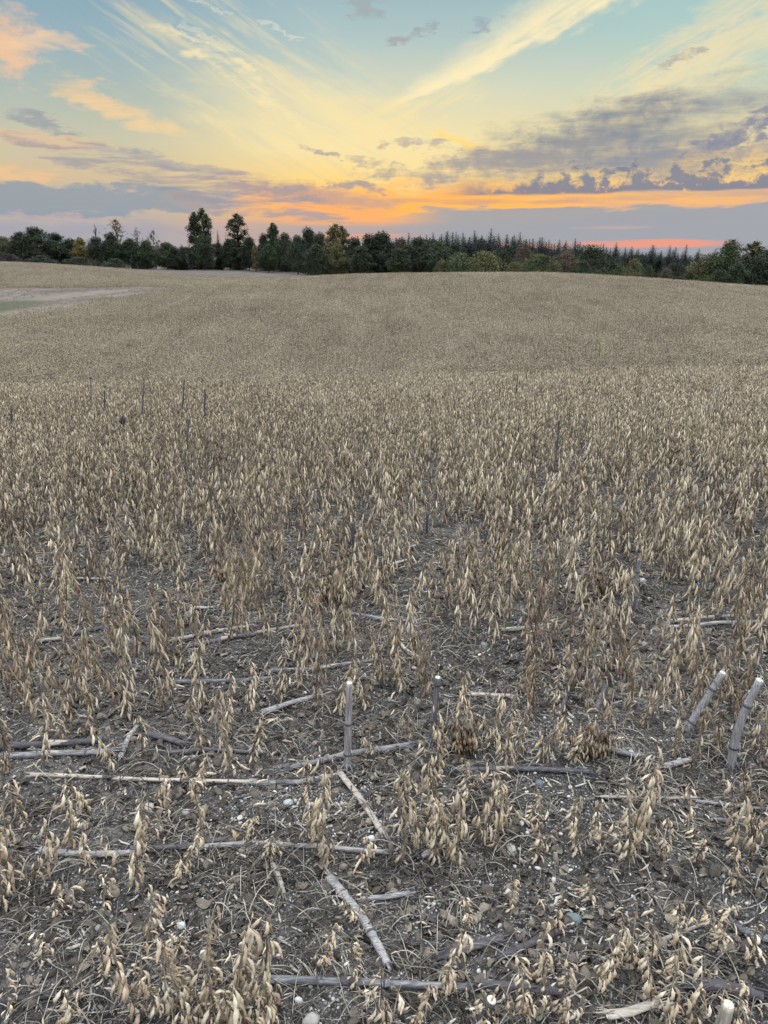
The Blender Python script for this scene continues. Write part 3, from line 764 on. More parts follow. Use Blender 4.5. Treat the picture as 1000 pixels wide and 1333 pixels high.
# the rest of the crop: one mass
mids, fines = [], []
for k in range(NP):
    s_, p = plant_spec(300 + k, h=0.33, npods=36 + 3 * (k % 4), lean=.15)
    mb = stem_mesh(s_, lo=True); mb.M = [np.full_like(m_, 1) for m_ in mb.M]; pods_into(mb, p, 0, .62)
    fines.append(mb.mesh('bean_fine', [M_crop, M_stem]))
for s_, p in specs:
    mb = stem_mesh(s_, lo=True); mb.M = [np.full_like(m_, 1) for m_ in mb.M]; pods_into(mb, p, 0, 1.05)
    mids.append(mb.mesh('bean_mid', [M_crop, M_stem]))
def clump_mesh(seed, n=14, size=1.0, h=.46):
    r_ = random.Random(seed); mb = MB()
    pv = np.array([[0, 0, 0], [1, 0, -.5], [0, 1, -.5], [-1, 0, -.5], [0, -1, -.5], [0, 0, -1.0]], float)
    pf = np.array([[0, 2, 1], [0, 3, 2], [0, 4, 3], [0, 1, 4], [5, 1, 2], [5, 2, 3], [5, 3, 4], [5, 4, 1]])
    for _ in range(n):
        x, y = r_.uniform(-.5, .5) * size, r_.uniform(-.5, .5) * size; hh = h * r_.uniform(.75, 1.12)
        lx, ly = r_.gauss(0, .05), r_.gauss(0, .05)
        mb.tube([(x, y, 0), (x + lx, y + ly, hh)], [.004, .002], 3, 1, cap=False)
        for _p in range(11):
            t = r_.uniform(.3, 1.0); a = r_.uniform(0, 6.28); ti = abs(r_.gauss(.35, .25)); s_ = r_.uniform(.05, .075)
            M3 = np.array(Matrix.Rotation(a, 3, 'Z') @ Matrix.Rotation(-ti, 3, 'Y'))
            V = (pv * [s_ * .20, s_ * .20, s_]) @ M3.T + [x + lx * t + math.cos(a) * .012, y + ly * t + math.sin(a) * .012, hh * t]
            mb.add(V, pf, 0)
    return mb.mesh('bean_clump', [M_cropf, M_stem], smooth=False)
clumps = [clump_mesh(50 + i) for i in range(7)]
# far slopes: 1 m clumps
P = []
n_try = 0
def ring(d0, d1, per_m2, amax=31):
    area = (d1 ** 2 - d0 ** 2) * math.radians(amax); n = int(area * per_m2)
    q_ = (np.arange(n) + .5) / n      # even cover without bald spots
    d = np.sqrt(d0 * d0 + q_ * (d1 * d1 - d0 * d0)); a = np.radians((((np.arange(n) * 0.6180339887) % 1) * 2 - 1) * amax)
    d = d + rng.normal(0, .12, n); a = a + rng.normal(0, .12, n) / d
    return np.column_stack([d * np.sin(a), d * np.cos(a)])
G = np.vstack([ring(16.0, 26, 1.6), ring(26, 60, 2.6), ring(60, 130, 2.2), ring(130, 215, 1.4)])
mk = masks(G[:, 0], G[:, 1])
bad = np.maximum.reduce([mk['dirt'] * 1.0, mk['track'], mk['green'], mk['bare']])
G2 = G[(mk['dirt'] > .45) & (mk['track'] < .3) & (rng.random(len(G)) < .5)]
G = G[bad < 0.45]
a_ = np.degrees(np.arctan2(G[:, 0], G[:, 1])); d_ = np.hypot(G[:, 0], G[:, 1])
G = G[~((a_ > -6) & (d_ > 165))]
nG, nM = len(G), len(restQ)
P = np.vstack([np.column_stack([restQ, H(restQ[:, 0], restQ[:, 1]) - .01]), np.column_stack([G, H(G[:, 0], G[:, 1]) - .03])])
rot = np.column_stack([rng.normal(0, .07, nM + nG), rng.normal(0, .07, nM + nG), rng.uniform(0, 6.28, nM + nG)])
rot[nM:, :2] *= .3
dM = np.hypot(restQ[:, 0], restQ[:, 1])
scl = np.concatenate([plant_h(dM, nM) / .33, rng.uniform(.85, 1.15, nG)])
idx = np.concatenate([rng.integers(0, NP, nM) + np.where(dM + rng.normal(0, .8, nM) > 6.5, NP, 0), 2 * NP + rng.integers(0, len(clumps), nG)])
n2 = len(G2)
P = np.vstack([P, np.column_stack([G2, H(G2[:, 0], G2[:, 1]) - .03])]); rot = np.vstack([rot, np.column_stack([np.zeros((n2, 2)), rng.uniform(0, 6.28, n2)])])
scl = np.concatenate([scl, rng.uniform(.15, .5, n2)]); idx = np.concatenate([idx, 2 * NP + rng.integers(0, len(clumps), n2)])
props(scatter('soybean_crop', mids + fines + clumps, P, rot, scl, idx), 'dense mass of dead tan soybean plants covering the field out to the far slopes', 'crop', kind='stuff')
print('plants', len(plants), 'rest', nM, 'clumps', nG)

# ------------------------------------------------------------------ litter on the soil
def spots(n, d0, d1, power=2.0, amax=32):
    u = rng.random(n); d = (d0 ** power + u * (d1 ** power - d0 ** power)) ** (1 / power)
    a = np.radians(rng.uniform(-amax, amax, n)); x, y = d * np.sin(a), d * np.cos(a)
    return x, y
def stone_mesh(seed):
    r_ = np.random.default_rng(seed); mb = MB()
    t = np.linspace(0, math.pi, 6)
    V = []
    for k, th in enumerate(t):
        for ph in np.arange(8) * math.pi / 4: V.append([math.sin(th) * math.cos(ph), math.sin(th) * math.sin(ph), math.cos(th)])
    V = np.array(V) * [1, r_.uniform(.6, .9), r_.uniform(.4, .65)]
    V = V * (1 + r_.normal(0, .05, (len(V), 1)))
    F = np.array([[i * 8 + j, (i + 1) * 8 + j, (i + 1) * 8 + (j + 1) % 8, i * 8 + (j + 1) % 8] for i in range(5) for j in range(8)])
    return mesh('stone', V * .5, F, M_stone)
stones = [stone_mesh(i) for i in range(6)]
x, y = spots(80000, .9, 10, 1.3)
keep = fbm(x * 1.7, y * 1.7, 3) > -0.12
x, y = x[keep], y[keep]
# the gravelly patch
cxp, cyp = gp(430, 1060)[:2]
x = np.concatenate([x, rng.normal(cxp, .17, 1700)]); y = np.concatenate([y, rng.normal(cyp, .09, 1700)])
cxp, cyp = gp(650, 1140)[:2]
x = np.concatenate([x, rng.normal(cxp, .12, 400)]); y = np.concatenate([y, rng.normal(cyp, .1, 400)])
n = len(x); sc_ = np.clip(rng.lognormal(math.log(.0056), .45, n), .003, .02)
props(scatter('gravel', stones, np.column_stack([x, y, H(x, y) + sc_ * .1]), np.column_stack([rng.normal(0, .3, n), rng.normal(0, .3, n), rng.uniform(0, 6.28, n)]), sc_),
      'scattered small grey and buff gravel lying on dark soil', 'gravel', kind='stuff')
def leaf_mesh(seed):
    r_ = np.random.default_rng(seed); n = 6
    u, v = np.meshgrid(np.linspace(-1, 1, n), np.linspace(-1, 1, 5), indexing='ij')
    w = np.sqrt(np.clip(1 - u * u, 0.02, 1)) * .6
    z = .35 * np.sin(v * 2.2 + r_.uniform(0, 6)) + .3 * np.sin(u * 3 + r_.uniform(0, 6)) + r_.normal(0, .10, u.shape)
    V = np.stack([u, v * w, z * .7], -1).reshape(-1, 3) * .5
    F = np.array([[i * 5 + j, (i + 1) * 5 + j, (i + 1) * 5 + j + 1, i * 5 + j + 1] for i in range(n - 1) for j in range(4)])
    return mesh('dead_leaf', V, F, M_leaf)
leaves = [leaf_mesh(i) for i in range(6)]
x, y = spots(26000, .9, 10, 1.35)
keep = fbm(x * 2.3 + 8, y * 2.3, 3) > -0.25
x, y = x[keep], y[keep]; n = len(x); sc_ = rng.uniform(.015, .042, n)
props(scatter('leaf_litter', leaves, np.column_stack([x, y, H(x, y) + .006]), np.column_stack([rng.normal(0, .5, n), rng.normal(0, .5, n), rng.uniform(0, 6.28, n)]), sc_),
      'crumpled dark dead leaves littering the soil between the plants', 'leaf litter', kind='stuff')
def chaff_mesh(seed):
    r_ = np.random.default_rng(seed); mb = MB(); t = np.linspace(-.5, .5, 4)
    mb.tube(np.stack([t, r_.normal(0, .04, 4), r_.normal(0, .03, 4)], -1), np.array([.07, .10, .09, .04]) * r_.uniform(.6, 1.4), 5, flat=.4)
    return mb.mesh('chaff', M_chaff)
chaffs = [chaff_mesh(i) for i in range(6)]
x, y = spots(42000, .9, 11, 1.35)
n = len(x); sc_ = rng.uniform(.010, .042, n)
props(scatter('straw_chaff', chaffs, np.column_stack([x, y, H(x, y) + .004]), np.column_stack([rng.normal(0, .3, n), rng.normal(0, .3, n), rng.uniform(0, 6.28, n)]), sc_),
      'short broken straw bits and chaff strewn over the soil', 'chaff', kind='stuff')
def twig_mesh(seed, curl=1.0):
    r_ = random.Random(seed); n = 9; p = np.array([0., 0, 0]); a = 0; P = [p.copy()]; z = 0
    da = r_.gauss(0, .28) * curl
    for i in range(n - 1):
        a += da + r_.gauss(0, .16) * curl; p = p + np.array([math.cos(a), math.sin(a), r_.gauss(0.0, .10 * curl)]) * .13; P.append(p.copy())
    P = np.array(P); P -= P.mean(0); P[:, 2] = P[:, 2] - P[:, 2].min()
    mb = MB(); mb.tube(P, np.linspace(.010, .005, n), 4, cap=False)
    return mb.mesh('twig', M_twig)
twigs = [twig_mesh(i, 1.0 if i < 6 else .35) for i in range(11)]
x, y = spots(11000, .9, 10, 1.3)
n = len(x); sc_ = rng.uniform(.05, .20, n)
props(scatter('stem_litter', twigs, np.column_stack([x, y, H(x, y) + .004]), np.column_stack([rng.normal(0, .16, n), rng.normal(0, .16, n), rng.uniform(0, 6.28, n)]), sc_),
      'tangle of thin curled dry stems and tendrils over the soil', 'dry stems', kind='stuff')
x, y = spots(1500, .9, 8, 1.4)
n = len(x)
props(scatter('pod_litter', pod_variants, np.column_stack([x, y, H(x, y) + .012]), np.column_stack([rng.normal(math.pi / 2, .25, n), rng.normal(0, .2, n), rng.uniform(0, 6.28, n)]), rng.uniform(.6, 1.0, n)),
      'fallen tan bean pods lying loose among the litter', 'fallen pods', kind='stuff')
# low straggling dead growth at plant feet
def tuft_mesh(seed, n=26, r0=.07):
    r_ = random.Random(seed); mb = MB()
    for _ in range(n):
        a, b_ = r_.uniform(0, 6.28), r_.uniform(0, 6.28); L = r_.uniform(.03, .10); s0 = r_.uniform(0, r0)
        tt = np.linspace(0, 1, 5); hz = r_.uniform(.1, .8)
        Q_ = np.array([s0 * math.cos(b_), s0 * math.sin(b_), .0]) + np.stack([math.cos(a) * L * tt, math.sin(a) * L * tt, L * hz * (1.7 * tt - 1.5 * tt ** 2)], -1)
        mb.tube(Q_, np.linspace(.0014, .0008, 5), 3, cap=False)
    return mb.mesh('tuft', M_twig)
tufts = [tuft_mesh(i) for i in range(5)]
x, y = spots(2600, .9, 10, 1.5); n = len(x)
props(scatter('dead_weeds', tufts, np.column_stack([x, y, H(x, y)]), np.column_stack([np.zeros(n), np.zeros(n), rng.uniform(0, 6.28, n)]), rng.uniform(.5, 1.3, n)),
      'low wiry dead weed growth between the bean plants', 'dead weeds', kind='stuff')

# ------------------------------------------------------------------ corn stalks lying on the soil and standing stubs
LAND = []     # (label, x, y) landmarks for naming the bean plants
GRP_LY = 'old corn stalks lying across the soil'
def ragged_end(mb, P, d, r, k, r_, m=0):
    """splintered fibres at a broken end"""
    for _ in range(k):
        o_ = np.array([r_.gauss(0, .5), r_.gauss(0, .5), r_.gauss(0, .5)]) * r
        L = r * r_.uniform(.8, 3)
        mb.tube([P + o_ - d * r, P + o_ * 1.1 + d * L * .5, P + o_ * 1.5 + d * L], [r * .22, r * .14, r * .03], 4, m)
def joints(root, P, s_, knots, rad):
    # the dark swollen rings where leaves once grew
    for q_ in knots:
        c_ = np.array([[np.interp(q_ + o_, s_, P[:, k]) for k in range(3)] for o_ in (-.35 * rad, -.12 * rad, .12 * rad, .35 * rad)])
        jb = MB(); jb.tube(c_, np.array([1.12, 1.27, 1.27, 1.12]) * rad, 12, cap=False)
        part('joint', jb.mesh('joint', M_stalkd), root)
def stalk(pts, rad, mat, label=None, split=False, seed=0, lift=0.5):
    """pts: photo pixels along the stalk on the ground"""
    r_ = random.Random(seed * 7 + 3); dark = mat is M_stalkd
    mat = {M_stalk: M_lie, M_stalkp: M_liep, M_stalkd: M_lied}[mat]
    G_ = [gp(X, Y) for X, Y in pts]
    P = []
    for a, b_ in zip(G_[:-1], G_[1:]):
        m_ = max(3, int(np.linalg.norm(b_ - a) / .006)); P += [a + (b_ - a) * t for t in np.linspace(0, 1, m_, endpoint=False)]
    P.append(G_[-1]); P = np.array(P); n = len(P)
    # lies on the bumps of the ground, smoothly
    hz = H(P[:, 0], P[:, 1]); kk = min(71, n // 2 * 2 - 1)
    top = np.maximum.reduce([hz] + [np.interp(np.arange(n) + o_, np.arange(n), hz) for o_ in (-2, 2)])
    if kk > 3: top = np.convolve(np.pad(top, kk // 2, mode='edge'), np.ones(kk) / kk, 'valid')[:n]
    P[:, 2] = top + rad * lift + .003
    s_ = np.concatenate([[0], np.cumsum(np.linalg.norm(np.diff(P, axis=0), axis=1))]); L = s_[-1]
    for c_ in (0, 1): P[:, c_] += np.array([math.sin(v / max(L, .01) * 3 + seed) for v in s_]) * rad * .35
    r = np.full(n, rad) * np.linspace(1.05, .86, n)
    knot = []
    q_ = r_.uniform(.05, .16)
    while q_ < L: knot.append(q_); q_ += r_.uniform(.13, .19)
    for kq in knot: r = r * (1 + .26 * np.exp(-((s_ - kq) / (rad * .45)) ** 2)) * (1 - .12 * np.exp(-((s_ - kq - rad * 1.3) / (rad * .7)) ** 2))
    root = empty('corn_stalk', P[n // 2]); P = P - P[n // 2]
    mb = MB(); mb.tube(P, r, 10, flat=.5 if split else .86)
    d0 = (P[0] - P[2]); d0 /= np.linalg.norm(d0); d1 = (P[-1] - P[-3]); d1 /= np.linalg.norm(d1)
    ragged_end(mb, P[0], d0, rad, 7, r_); ragged_end(mb, P[-1], d1, rad, 7, r_)
    part('stalk_shaft', mb.mesh('stalk_shaft', mat), root)
    if seed not in (5, 15, 17): joints(root, P, s_, [k_ for k_ in knot if rad < k_ < L - rad], rad * .88)
    pe = MB(); pe.tube([P[0] - d0 * rad * .3, P[0] + d0 * rad * .14], rad * .74, 8, flat=.5 if split else .86)
    part('broken_end', pe.mesh('broken_end', M_pith if not dark else M_stalk), root)
    if L > .25 and r_.random() < .75:      # a strip of leaf sheath still clinging
        k0 = int(n * r_.uniform(.2, .6)); k1 = min(n - 1, k0 + max(4, int(.10 / .006)))
        sh = MB(); sh.tube(P[k0:k1] + [0, 0, rad * .18], np.linspace(rad * 1.08, rad * .5, k1 - k0), 8, flat=.9)
        part('leaf_sheath', sh.mesh('leaf_sheath', M_liep if r_.random() < .5 else M_lied), root)
    props(root, label, 'corn stalk', GRP_LY)
    c_ = np.mean([G_[0], G_[-1]], 0); LAND.append((label, c_[0], c_[1], L))
    return root
LY = [
 ([(0, 985), (60, 982), (130, 976)], .013, M_stalkd, 'thick dark stalk lying at the left edge, above a paler parallel one'),
 ([(0, 997), (70, 992), (150, 989)], .012, M_stalk, 'grey stalk lying at the left edge just below a darker parallel one'),
 ([(40, 1018), (180, 1020), (330, 1019)], .0075, M_stalkp, 'long pale jointed stalk lying level in the left foreground'),
 ([(537, 975), (460, 984), (370, 1000)], .0125, M_stalk, 'thick grey jointed stalk lying behind the foot of the tall centre stub'),
 ([(330, 1021), (390, 1020), (440, 1012)], .010, M_stalk, 'short grey stalk lying beside the stony patch at its upper left'),
 ([(445, 1010), (468, 1045), (497, 1092)], .0115, M_stalkp, 'split pale stalk lying slantwise on the stony patch'),
 ([(588, 1012), (670, 1016), (765, 1022)], .0095, M_stalk, 'long brown grey stalk lying level right of the stony patch'),
 ([(780, 1054), (840, 1053), (905, 1049)], .0055, M_stalkp, 'thin pale stick lying level in the right foreground, left of a similar one'),
 ([(905, 1052), (960, 1054), (1010, 1058)], .0055, M_stalk, 'thin grey stick lying level at the right edge of the foreground'),
 ([(925, 1074), (965, 1073), (1010, 1068)], .008, M_stalk, 'grey stalk at the right edge just below a thin grey stick'),
 ([(55, 1112), (120, 1115), (170, 1114)], .010, M_stalk, 'thick grey stalk lying in the left foreground below the long pale one'),
 ([(175, 1112), (240, 1108), (300, 1098)], .009, M_stalkd, 'dark stalk lying in the left foreground end to end with a thick grey one'),
 ([(430, 1146), (468, 1195), (503, 1258)], .012, M_stalk, 'thick bent grey stalk lying slantwise in the middle foreground'),
 ([(355, 1138), (370, 1173)], .008, M_stalkp, 'short pale stick pointing at the viewer left of the bent stalk'),
 ([(350, 1280), (470, 1283), (625, 1291)], .0095, M_stalk, 'long grey stalk lying level close to the bottom edge'),
 ([(573, 1256), (610, 1242), (655, 1230)], .014, M_stalkd, 'thick split dark stalk lying just above the long bottom stalk'),
 ([(625, 1296), (680, 1302), (730, 1306)], .010, M_stalkd, 'dark stalk right of the long grey bottom stalk'),
 ([(790, 1331), (820, 1326), (855, 1316)], .012, M_stalkp, 'broad pale stalk piece at the bottom edge right of centre'),
 ([(0, 1306), (45, 1303), (88, 1299)], .009, M_stalkd, 'dark stalk in the bottom left corner'),
 ([(900, 1288), (940, 1294), (992, 1308)], .015, M_stalkd, 'thick dark stalk in the bottom right corner'),
 ([(470, 1174), (500, 1170), (535, 1163)], .008, M_stalk, 'short grey stalk touching the right side of the bent stalk'),
 ([(260, 1112), (330, 1105), (420, 1106), (500, 1112)], .008, M_stalk, 'long thin dark stick along the lower edge of the stony patch'),
 ([(820, 1245), (880, 1222), (915, 1210)], .005, M_stalkp, 'thin pale stick slanting up in the right foreground'),
 ([(955, 1215), (980, 1225), (1010, 1236)], .009, M_stalk, 'grey stalk at the right edge above the bottom corner'),
 ([(650, 1262), (700, 1240), (735, 1222)], .009, M_stalkd, 'dark slanting stalk above the dark one right of bottom centre'),
 ([(85, 768), (140, 765)], .009, M_stalkp, 'short pale stalk far left in the middle distance'),
 ([(75, 838), (140, 826)], .011, M_stalk, 'grey stalk left, the upper of two short parallel stalks'),
 ([(50, 845), (82, 840)], .010, M_stalkp, 'short pale stalk piece left of the two parallel grey stalks'),
 ([(225, 841), (280, 834), (326, 829)], .010, M_stalkp, 'pale stalk left of centre, upper of a stacked pair'),
 ([(248, 848), (290, 843), (332, 840)], .011, M_stalk, 'grey stalk left of centre, lower of a stacked pair'),
 ([(255, 806), (277, 807)], .009, M_stalkp, 'very short pale stalk piece left of centre'),
 ([(230, 896), (330, 893), (364, 890)], .010, M_stalk, 'long grey stalk lying left of the tall centre stub'),
 ([(333, 837), (396, 830)], .009, M_stalkp, 'pale stalk lying above and left of the tall centre stub'),
 ([(449, 812), (500, 818), (561, 817)], .010, M_stalk, 'grey stalk lying beyond the two centre stubs'),
 ([(518, 848), (530, 858), (546, 866)], .009, M_stalkp, 'short pale slanting stalk beyond the two centre stubs'),
 ([(356, 882), (410, 882), (487, 870)], .010, M_stalk, 'grey stalk crossing just behind the tall centre stub top'),
 ([(343, 928), (380, 920), (412, 914)], .011, M_stalk, 'grey stalk lying close left of the tall centre stub'),
 ([(419, 781), (453, 781)], .008, M_stalkp, 'short pale stalk in the middle of the field'),
 ([(505, 727), (541, 716)], .010, M_stalk, 'grey slanting stalk at the far side of the open soil'),
 ([(505, 740), (536, 731)], .009, M_stalkp, 'pale stalk below the grey slanting one by the open soil'),
 ([(612, 911), (664, 911)], .009, M_stalkp, 'pale stalk lying right of the leaning centre stub'),
 ([(872, 805), (940, 802), (1005, 800)], .010, M_stalkp, 'long pale stalk at the right edge, upper of a close pair'),
 ([(874, 812), (940, 809), (1005, 808)], .010, M_stalk, 'long grey stalk at the right edge, lower of a close pair'),
 ([(655, 823), (699, 818)], .012, M_stalkp, 'stout pale stalk right of centre beyond the stubs'),
 ([(738, 808), (790, 817)], .010, M_stalkd, 'dark stalk right of a stout pale one in the middle distance'),
 ([(684, 688), (726, 681)], .010, M_stalkd, 'dark stalk lying beside a leaning dark stub further out'),
 ([(745, 914), (812, 911)], .010, M_stalkd, 'dark stalk lying left of the leaning right stub'),
 ([(796, 992), (835, 999)], .011, M_stalk, 'short grey stalk left of the right stubs'),
 ([(776, 932), (788, 898)], .011, M_stalk, 'blue grey stalk piece pointing away left of the right stubs'),
 ([(864, 1007), (897, 1000)], .011, M_stalk, 'short stalk at the foot of the leaning right stub'),
 ([(192, 967), (241, 977)], .013, M_stalkd, 'thick dark bent stalk left of centre behind the long pale one'),
 ([(216, 986), (280, 982), (342, 980)], .009, M_stalkd, 'dark level stalk left of centre behind the long pale one'),
 ([(156, 993), (168, 972), (181, 953)], .009, M_stalk, 'grey stalk slanting away in the left foreground'),
 ([(760, 870), (740, 905), (728, 938)], .009, M_stalkd, 'dark slanting stalk left of the right stubs'),
 ([(540, 690), (575, 684)], .010, M_stalkd, 'small dark stalk in the gap of the middle field'),
 ([(30, 668), (52, 664)], .010, M_stalk, 'small grey stalk by the open soil far left'),
]
for i, (pts, rad, mt, lb) in enumerate(LY): stalk(pts, rad, mt, lb, split=(i in (5, 15, 17)), seed=i)

# standing stubs: base pixel, top pixel, radius, material
GRP_W = 'thin dry weed stems rising above the beans'
GRP_ST = 'cut corn stubs standing in the field'
def standing(bx, by, tx, ty, rad, mat, label, cat='corn stub', cut=True, knot=True, seed=0, bend=0.0, name='corn_stub', group=GRP_ST, extra=None):
    r_ = random.Random(seed + 900)
    b_ = gp(bx, by, lift=.36 if group == GRP_W and by < 560 else 0); dep = b_[1]
    v = ray(tx, ty); t = (dep + (0.0)) / v[1]; top = np.array([0, 0, CAMH]) + v * t
    L = np.linalg.norm(top - b_); n = max(8, int(L / .012)); tt = np.linspace(0, 1, n)
    P = b_ + (top - b_) * tt[:, None]; P[:, 0] += np.sin(tt * math.pi) * bend * L
    P = np.vstack([P[0] - (P[1] - P[0]) * 2, P]); n += 1
    knots = []; s_ = np.linspace(0, L, n); r = rad * np.linspace(1.1, .9, n)
    if knot:
        q_ = r_.uniform(.04, .10)
        while q_ < L - .02: r = r * (1 + .20 * np.exp(-((s_ - q_) / (rad * .5)) ** 2)); knots.append(q_); q_ += r_.uniform(.09, .15)
    root = empty(name, b_); P = P - b_
    mb = MB(); mb.tube(P, r, 12)
    d1 = P[-1] - P[-2]; d1 /= np.linalg.norm(d1)
    part('shaft', mb.mesh('shaft', mat), root)
    joints(root, P, s_, knots, rad)
    if cut:
        ce = MB(); ce.tube([P[-1] - d1 * .002, P[-1] + d1 * rad * .25], [rad * .84, rad * .7], 10)
        ragged_end(ce, P[-1] + d1 * rad * .1, d1, rad * .5, 7, r_)
        part('cut_end', ce.mesh('cut_end', M_pith), root)
    if extra: extra(root, P, r_)
    props(root, label, cat, group); LAND.append((label, b_[0], b_[1], 0))
    return root
def roots(root, P, r_):
    mb = MB()
    for k in range(7):
        a = k * .9 + r_.uniform(-.2, .2)
        mb.tube([[0, 0, .03], [math.cos(a) * .018, math.sin(a) * .018, .015], [math.cos(a) * .032, math.sin(a) * .032, -.01]], [.003, .0028, .0015], 5)
    part('brace_root', mb.mesh('brace_root', M_stalk), root)
standing(452, 1000, 455, 889, .0108, M_stalk, 'upright grey stub with a dark joint, nearest to the centre', seed=1, extra=roots)
standing(562, 968, 570, 882, .0105, M_stalk, 'slightly leaning grey stub right of the centre stub', seed=2, extra=roots)
standing(893, 962, 941, 876, .0122, M_stub, 'stub leaning far right with a bright cut top', seed=3, extra=roots)
standing(950, 1005, 989, 886, .0128, M_stub, 'thick bowed stub with a dark joint at the right edge', seed=4, bend=-.05, extra=roots)
standing(938, 1342, 948, 1308, .014, M_stalkp, 'short pale stub cut off at the bottom edge on the right', seed=5)
standing(622, 1340, 640, 1302, .013, M_stalkd, 'short dark leaning stub at the bottom edge', seed=6)
GRP_W = 'thin dry weed stems rising above the beans'
def weed_extra(kind):
    def f(root, P, r_):
        if kind == 'head':      # drooping dried flower head with a rim of bracts
            mb = MB(); c_ = P[-1] + np.array([.012, -.01, -.012])
            th = np.linspace(.05, 3.05, 8)
            mb.tube(c_ + np.stack([np.linspace(-.014, .012, 8), np.linspace(.012, -.012, 8), np.zeros(8)], -1), .030 * np.sin(th) ** .6 + .002, 10, flat=1.15)
            for k in range(12):
                a = k * .523; e = c_ + np.array([.006 + .0 * a, math.cos(a) * .028, math.sin(a) * .033])
                mb.tube([c_ + (e - c_) * .7, e + (e - c_) * .3, e + (e - c_) * .55 + [0.008, 0, -.006]], [.006, .004, .001], 4)
            part('flower_head', mb.mesh('flower_head', M_stalkd), root)
        if kind in ('fork', 'twig'):
            mb = MB()
            for k in range(5 if kind == 'fork' else 3):
                q_ = P[int(len(P) * r_.uniform(.5, .95))]; a = r_.uniform(0, 6.28); L = r_.uniform(.03, .07)
                mb.tube([q_, q_ + np.array([math.cos(a) * L * .5, math.sin(a) * L * .5, L * .6]), q_ + np.array([math.cos(a) * L * .7, math.sin(a) * L * .7, L * 1.1])], [.004, .003, .0015], 5)
                e = q_ + np.array([math.cos(a) * L * .7, math.sin(a) * L * .7, L * 1.1])
                mb.tube([e - [0, 0, .008], e, e + [0, 0, .010]], [.002, .006, .002], 6)
            part('twig', mb.mesh('twig', M_stalkd), root)
        if kind == 'knob':
            mb = MB(); e = P[-1]; mb.tube([e, e + [0, 0, .012], e + [0.01, 0, .026], e + [.012, 0, .036]], [.004, .014, .016, .004], 8)
            part('seed_head', mb.mesh('seed_head', M_stalkd), root)
    return f
WD = [(17, 608, 15, 531, .011, M_stalkd, 'dark upright stalk at the far left edge above the beans', 'fork'),
 (157, 612, 158, 545, .0095, M_stalk, 'weed stem with a round dark dried flower head', 'head'),
 (410, 705, 411, 637, .010, M_stalk, 'grey upright stalk left of the open soil in mid field', None),
 (462, 720, 459, 680, .011, M_stalkd, 'dark short stub right of the open soil in mid field', None),
 (726, 702, 733, 671, .011, M_stalkd, 'dark short stub right of centre in mid field', None),
 (629, 712, 636, 689, .010, M_stalkd, 'little dark stub just right of centre in mid field', None),
 (266, 545, 267, 506, .013, M_stalkd, 'short thick dark stem above the beans, right of the forked one', None),
 (231, 536, 240, 494, .011, M_stalkd, 'dark forked stem leaning right above the beans', 'fork'),
 (182, 545, 188, 491, .010, M_stalk, 'tall thin grey stem with small twigs above the beans', 'twig'),
 (116, 522, 118, 494, .009, M_stalk, 'thin stem ending in a knob, furthest of the left group', 'knob'),
 (135, 528, 136, 508, .012, M_stalkd, 'small dark stem just right of the knobbed one', 'twig'),
 (672, 515, 674, 489, .009, M_stalkd, 'thin dark stem above the beans right of centre', None),
 (240, 622, 246, 545, .011, M_stalk, 'grey stem rising below the forked dark one', 'twig'),
 (926, 538, 937, 502, .011, M_stalkp, 'pale leaning stem above the beans at the right', None),
 (981, 536, 987, 514, .012, M_stalkp, 'pale short stem above the beans near the right edge', None),
 (431, 607, 446, 572, .012, M_stalk, 'grey stub leaning right in the gap beyond mid field', None),
 (466, 612, 491, 584, .010, M_stalkd, 'dark stick slanting right in the gap beyond mid field', None),
 (592, 598, 571, 572, .010, M_stalkd, 'dark stick slanting left, near the second gap', None),
 (632, 600, 605, 574, .009, M_stalkd, 'longer dark stick slanting left beside the second gap', None),
 (656, 598, 645, 570, .012, M_stalkd, 'thick dark stick slanting left at the second gap', None),
 (716, 640, 728, 548, .010, M_stalk, 'faint grey tall stem among the beans right of centre', 'twig'),
 (556, 700, 557, 668, .010, M_stalkd, 'dark stub in the middle of the field', None),
 (905, 700, 915, 650, .010, M_stalk, 'grey stem among the beans on the right', 'twig'),
 (80, 700, 84, 664, .010, M_stalk, 'grey stub among the beans on the left', None),
 (828, 790, 832, 728, .011, M_stalk, 'greenish grey stub right of centre below mid field', None)]
for i, (a, b_, c_, d_, r0, mt, lb, ex) in enumerate(WD):
    standing(a, b_, c_, d_, r0 * .8, mt, lb, cat='weed stem', cut=False, knot=i not in (1, 8), seed=40 + i, bend=random.uniform(-.02, .02), name='dry_stem', group=GRP_W, extra=weed_extra(ex) if ex else None)

# stones one can point at
GRP_R = 'larger stones on the soil'
def big_stone(X, Y, r0, tone, label, seed):
    p = gp(X, Y); r_ = np.random.default_rng(seed + 500)
    m_ = simple('stone', [(0, tuple(c * .6 for c in tone)), (1, tone)], 60, .75, .4, rand=0, bd=.002)
    th = np.linspace(0, math.pi, 9); V = []
    for t in th:
        for ph in np.arange(12) * math.pi / 6: V.append([math.sin(t) * math.cos(ph), math.sin(t) * math.sin(ph), math.cos(t)])
    V = np.array(V) * [1, r_.uniform(.65, .9), r_.uniform(.5, .7)]
    V *= (1 + .12 * np.sin(V[:, :1] * 3 + seed) + .1 * np.sin(V[:, 1:2] * 4 + seed * 2) + r_.normal(0, .015, (len(V), 1)))
    F = np.array([[i * 12 + j, (i + 1) * 12 + j, (i + 1) * 12 + (j + 1) % 12, i * 12 + (j + 1) % 12] for i in range(8) for j in range(12)])
    o = part('stone', mesh('stone', V * r0, F, m_)); o.location = (p[0], p[1], p[2] + r0 * .25); o.rotation_euler = (0, 0, seed)
    props(o, label, 'stone', GRP_R); LAND.append((label, p[0], p[1], 0))
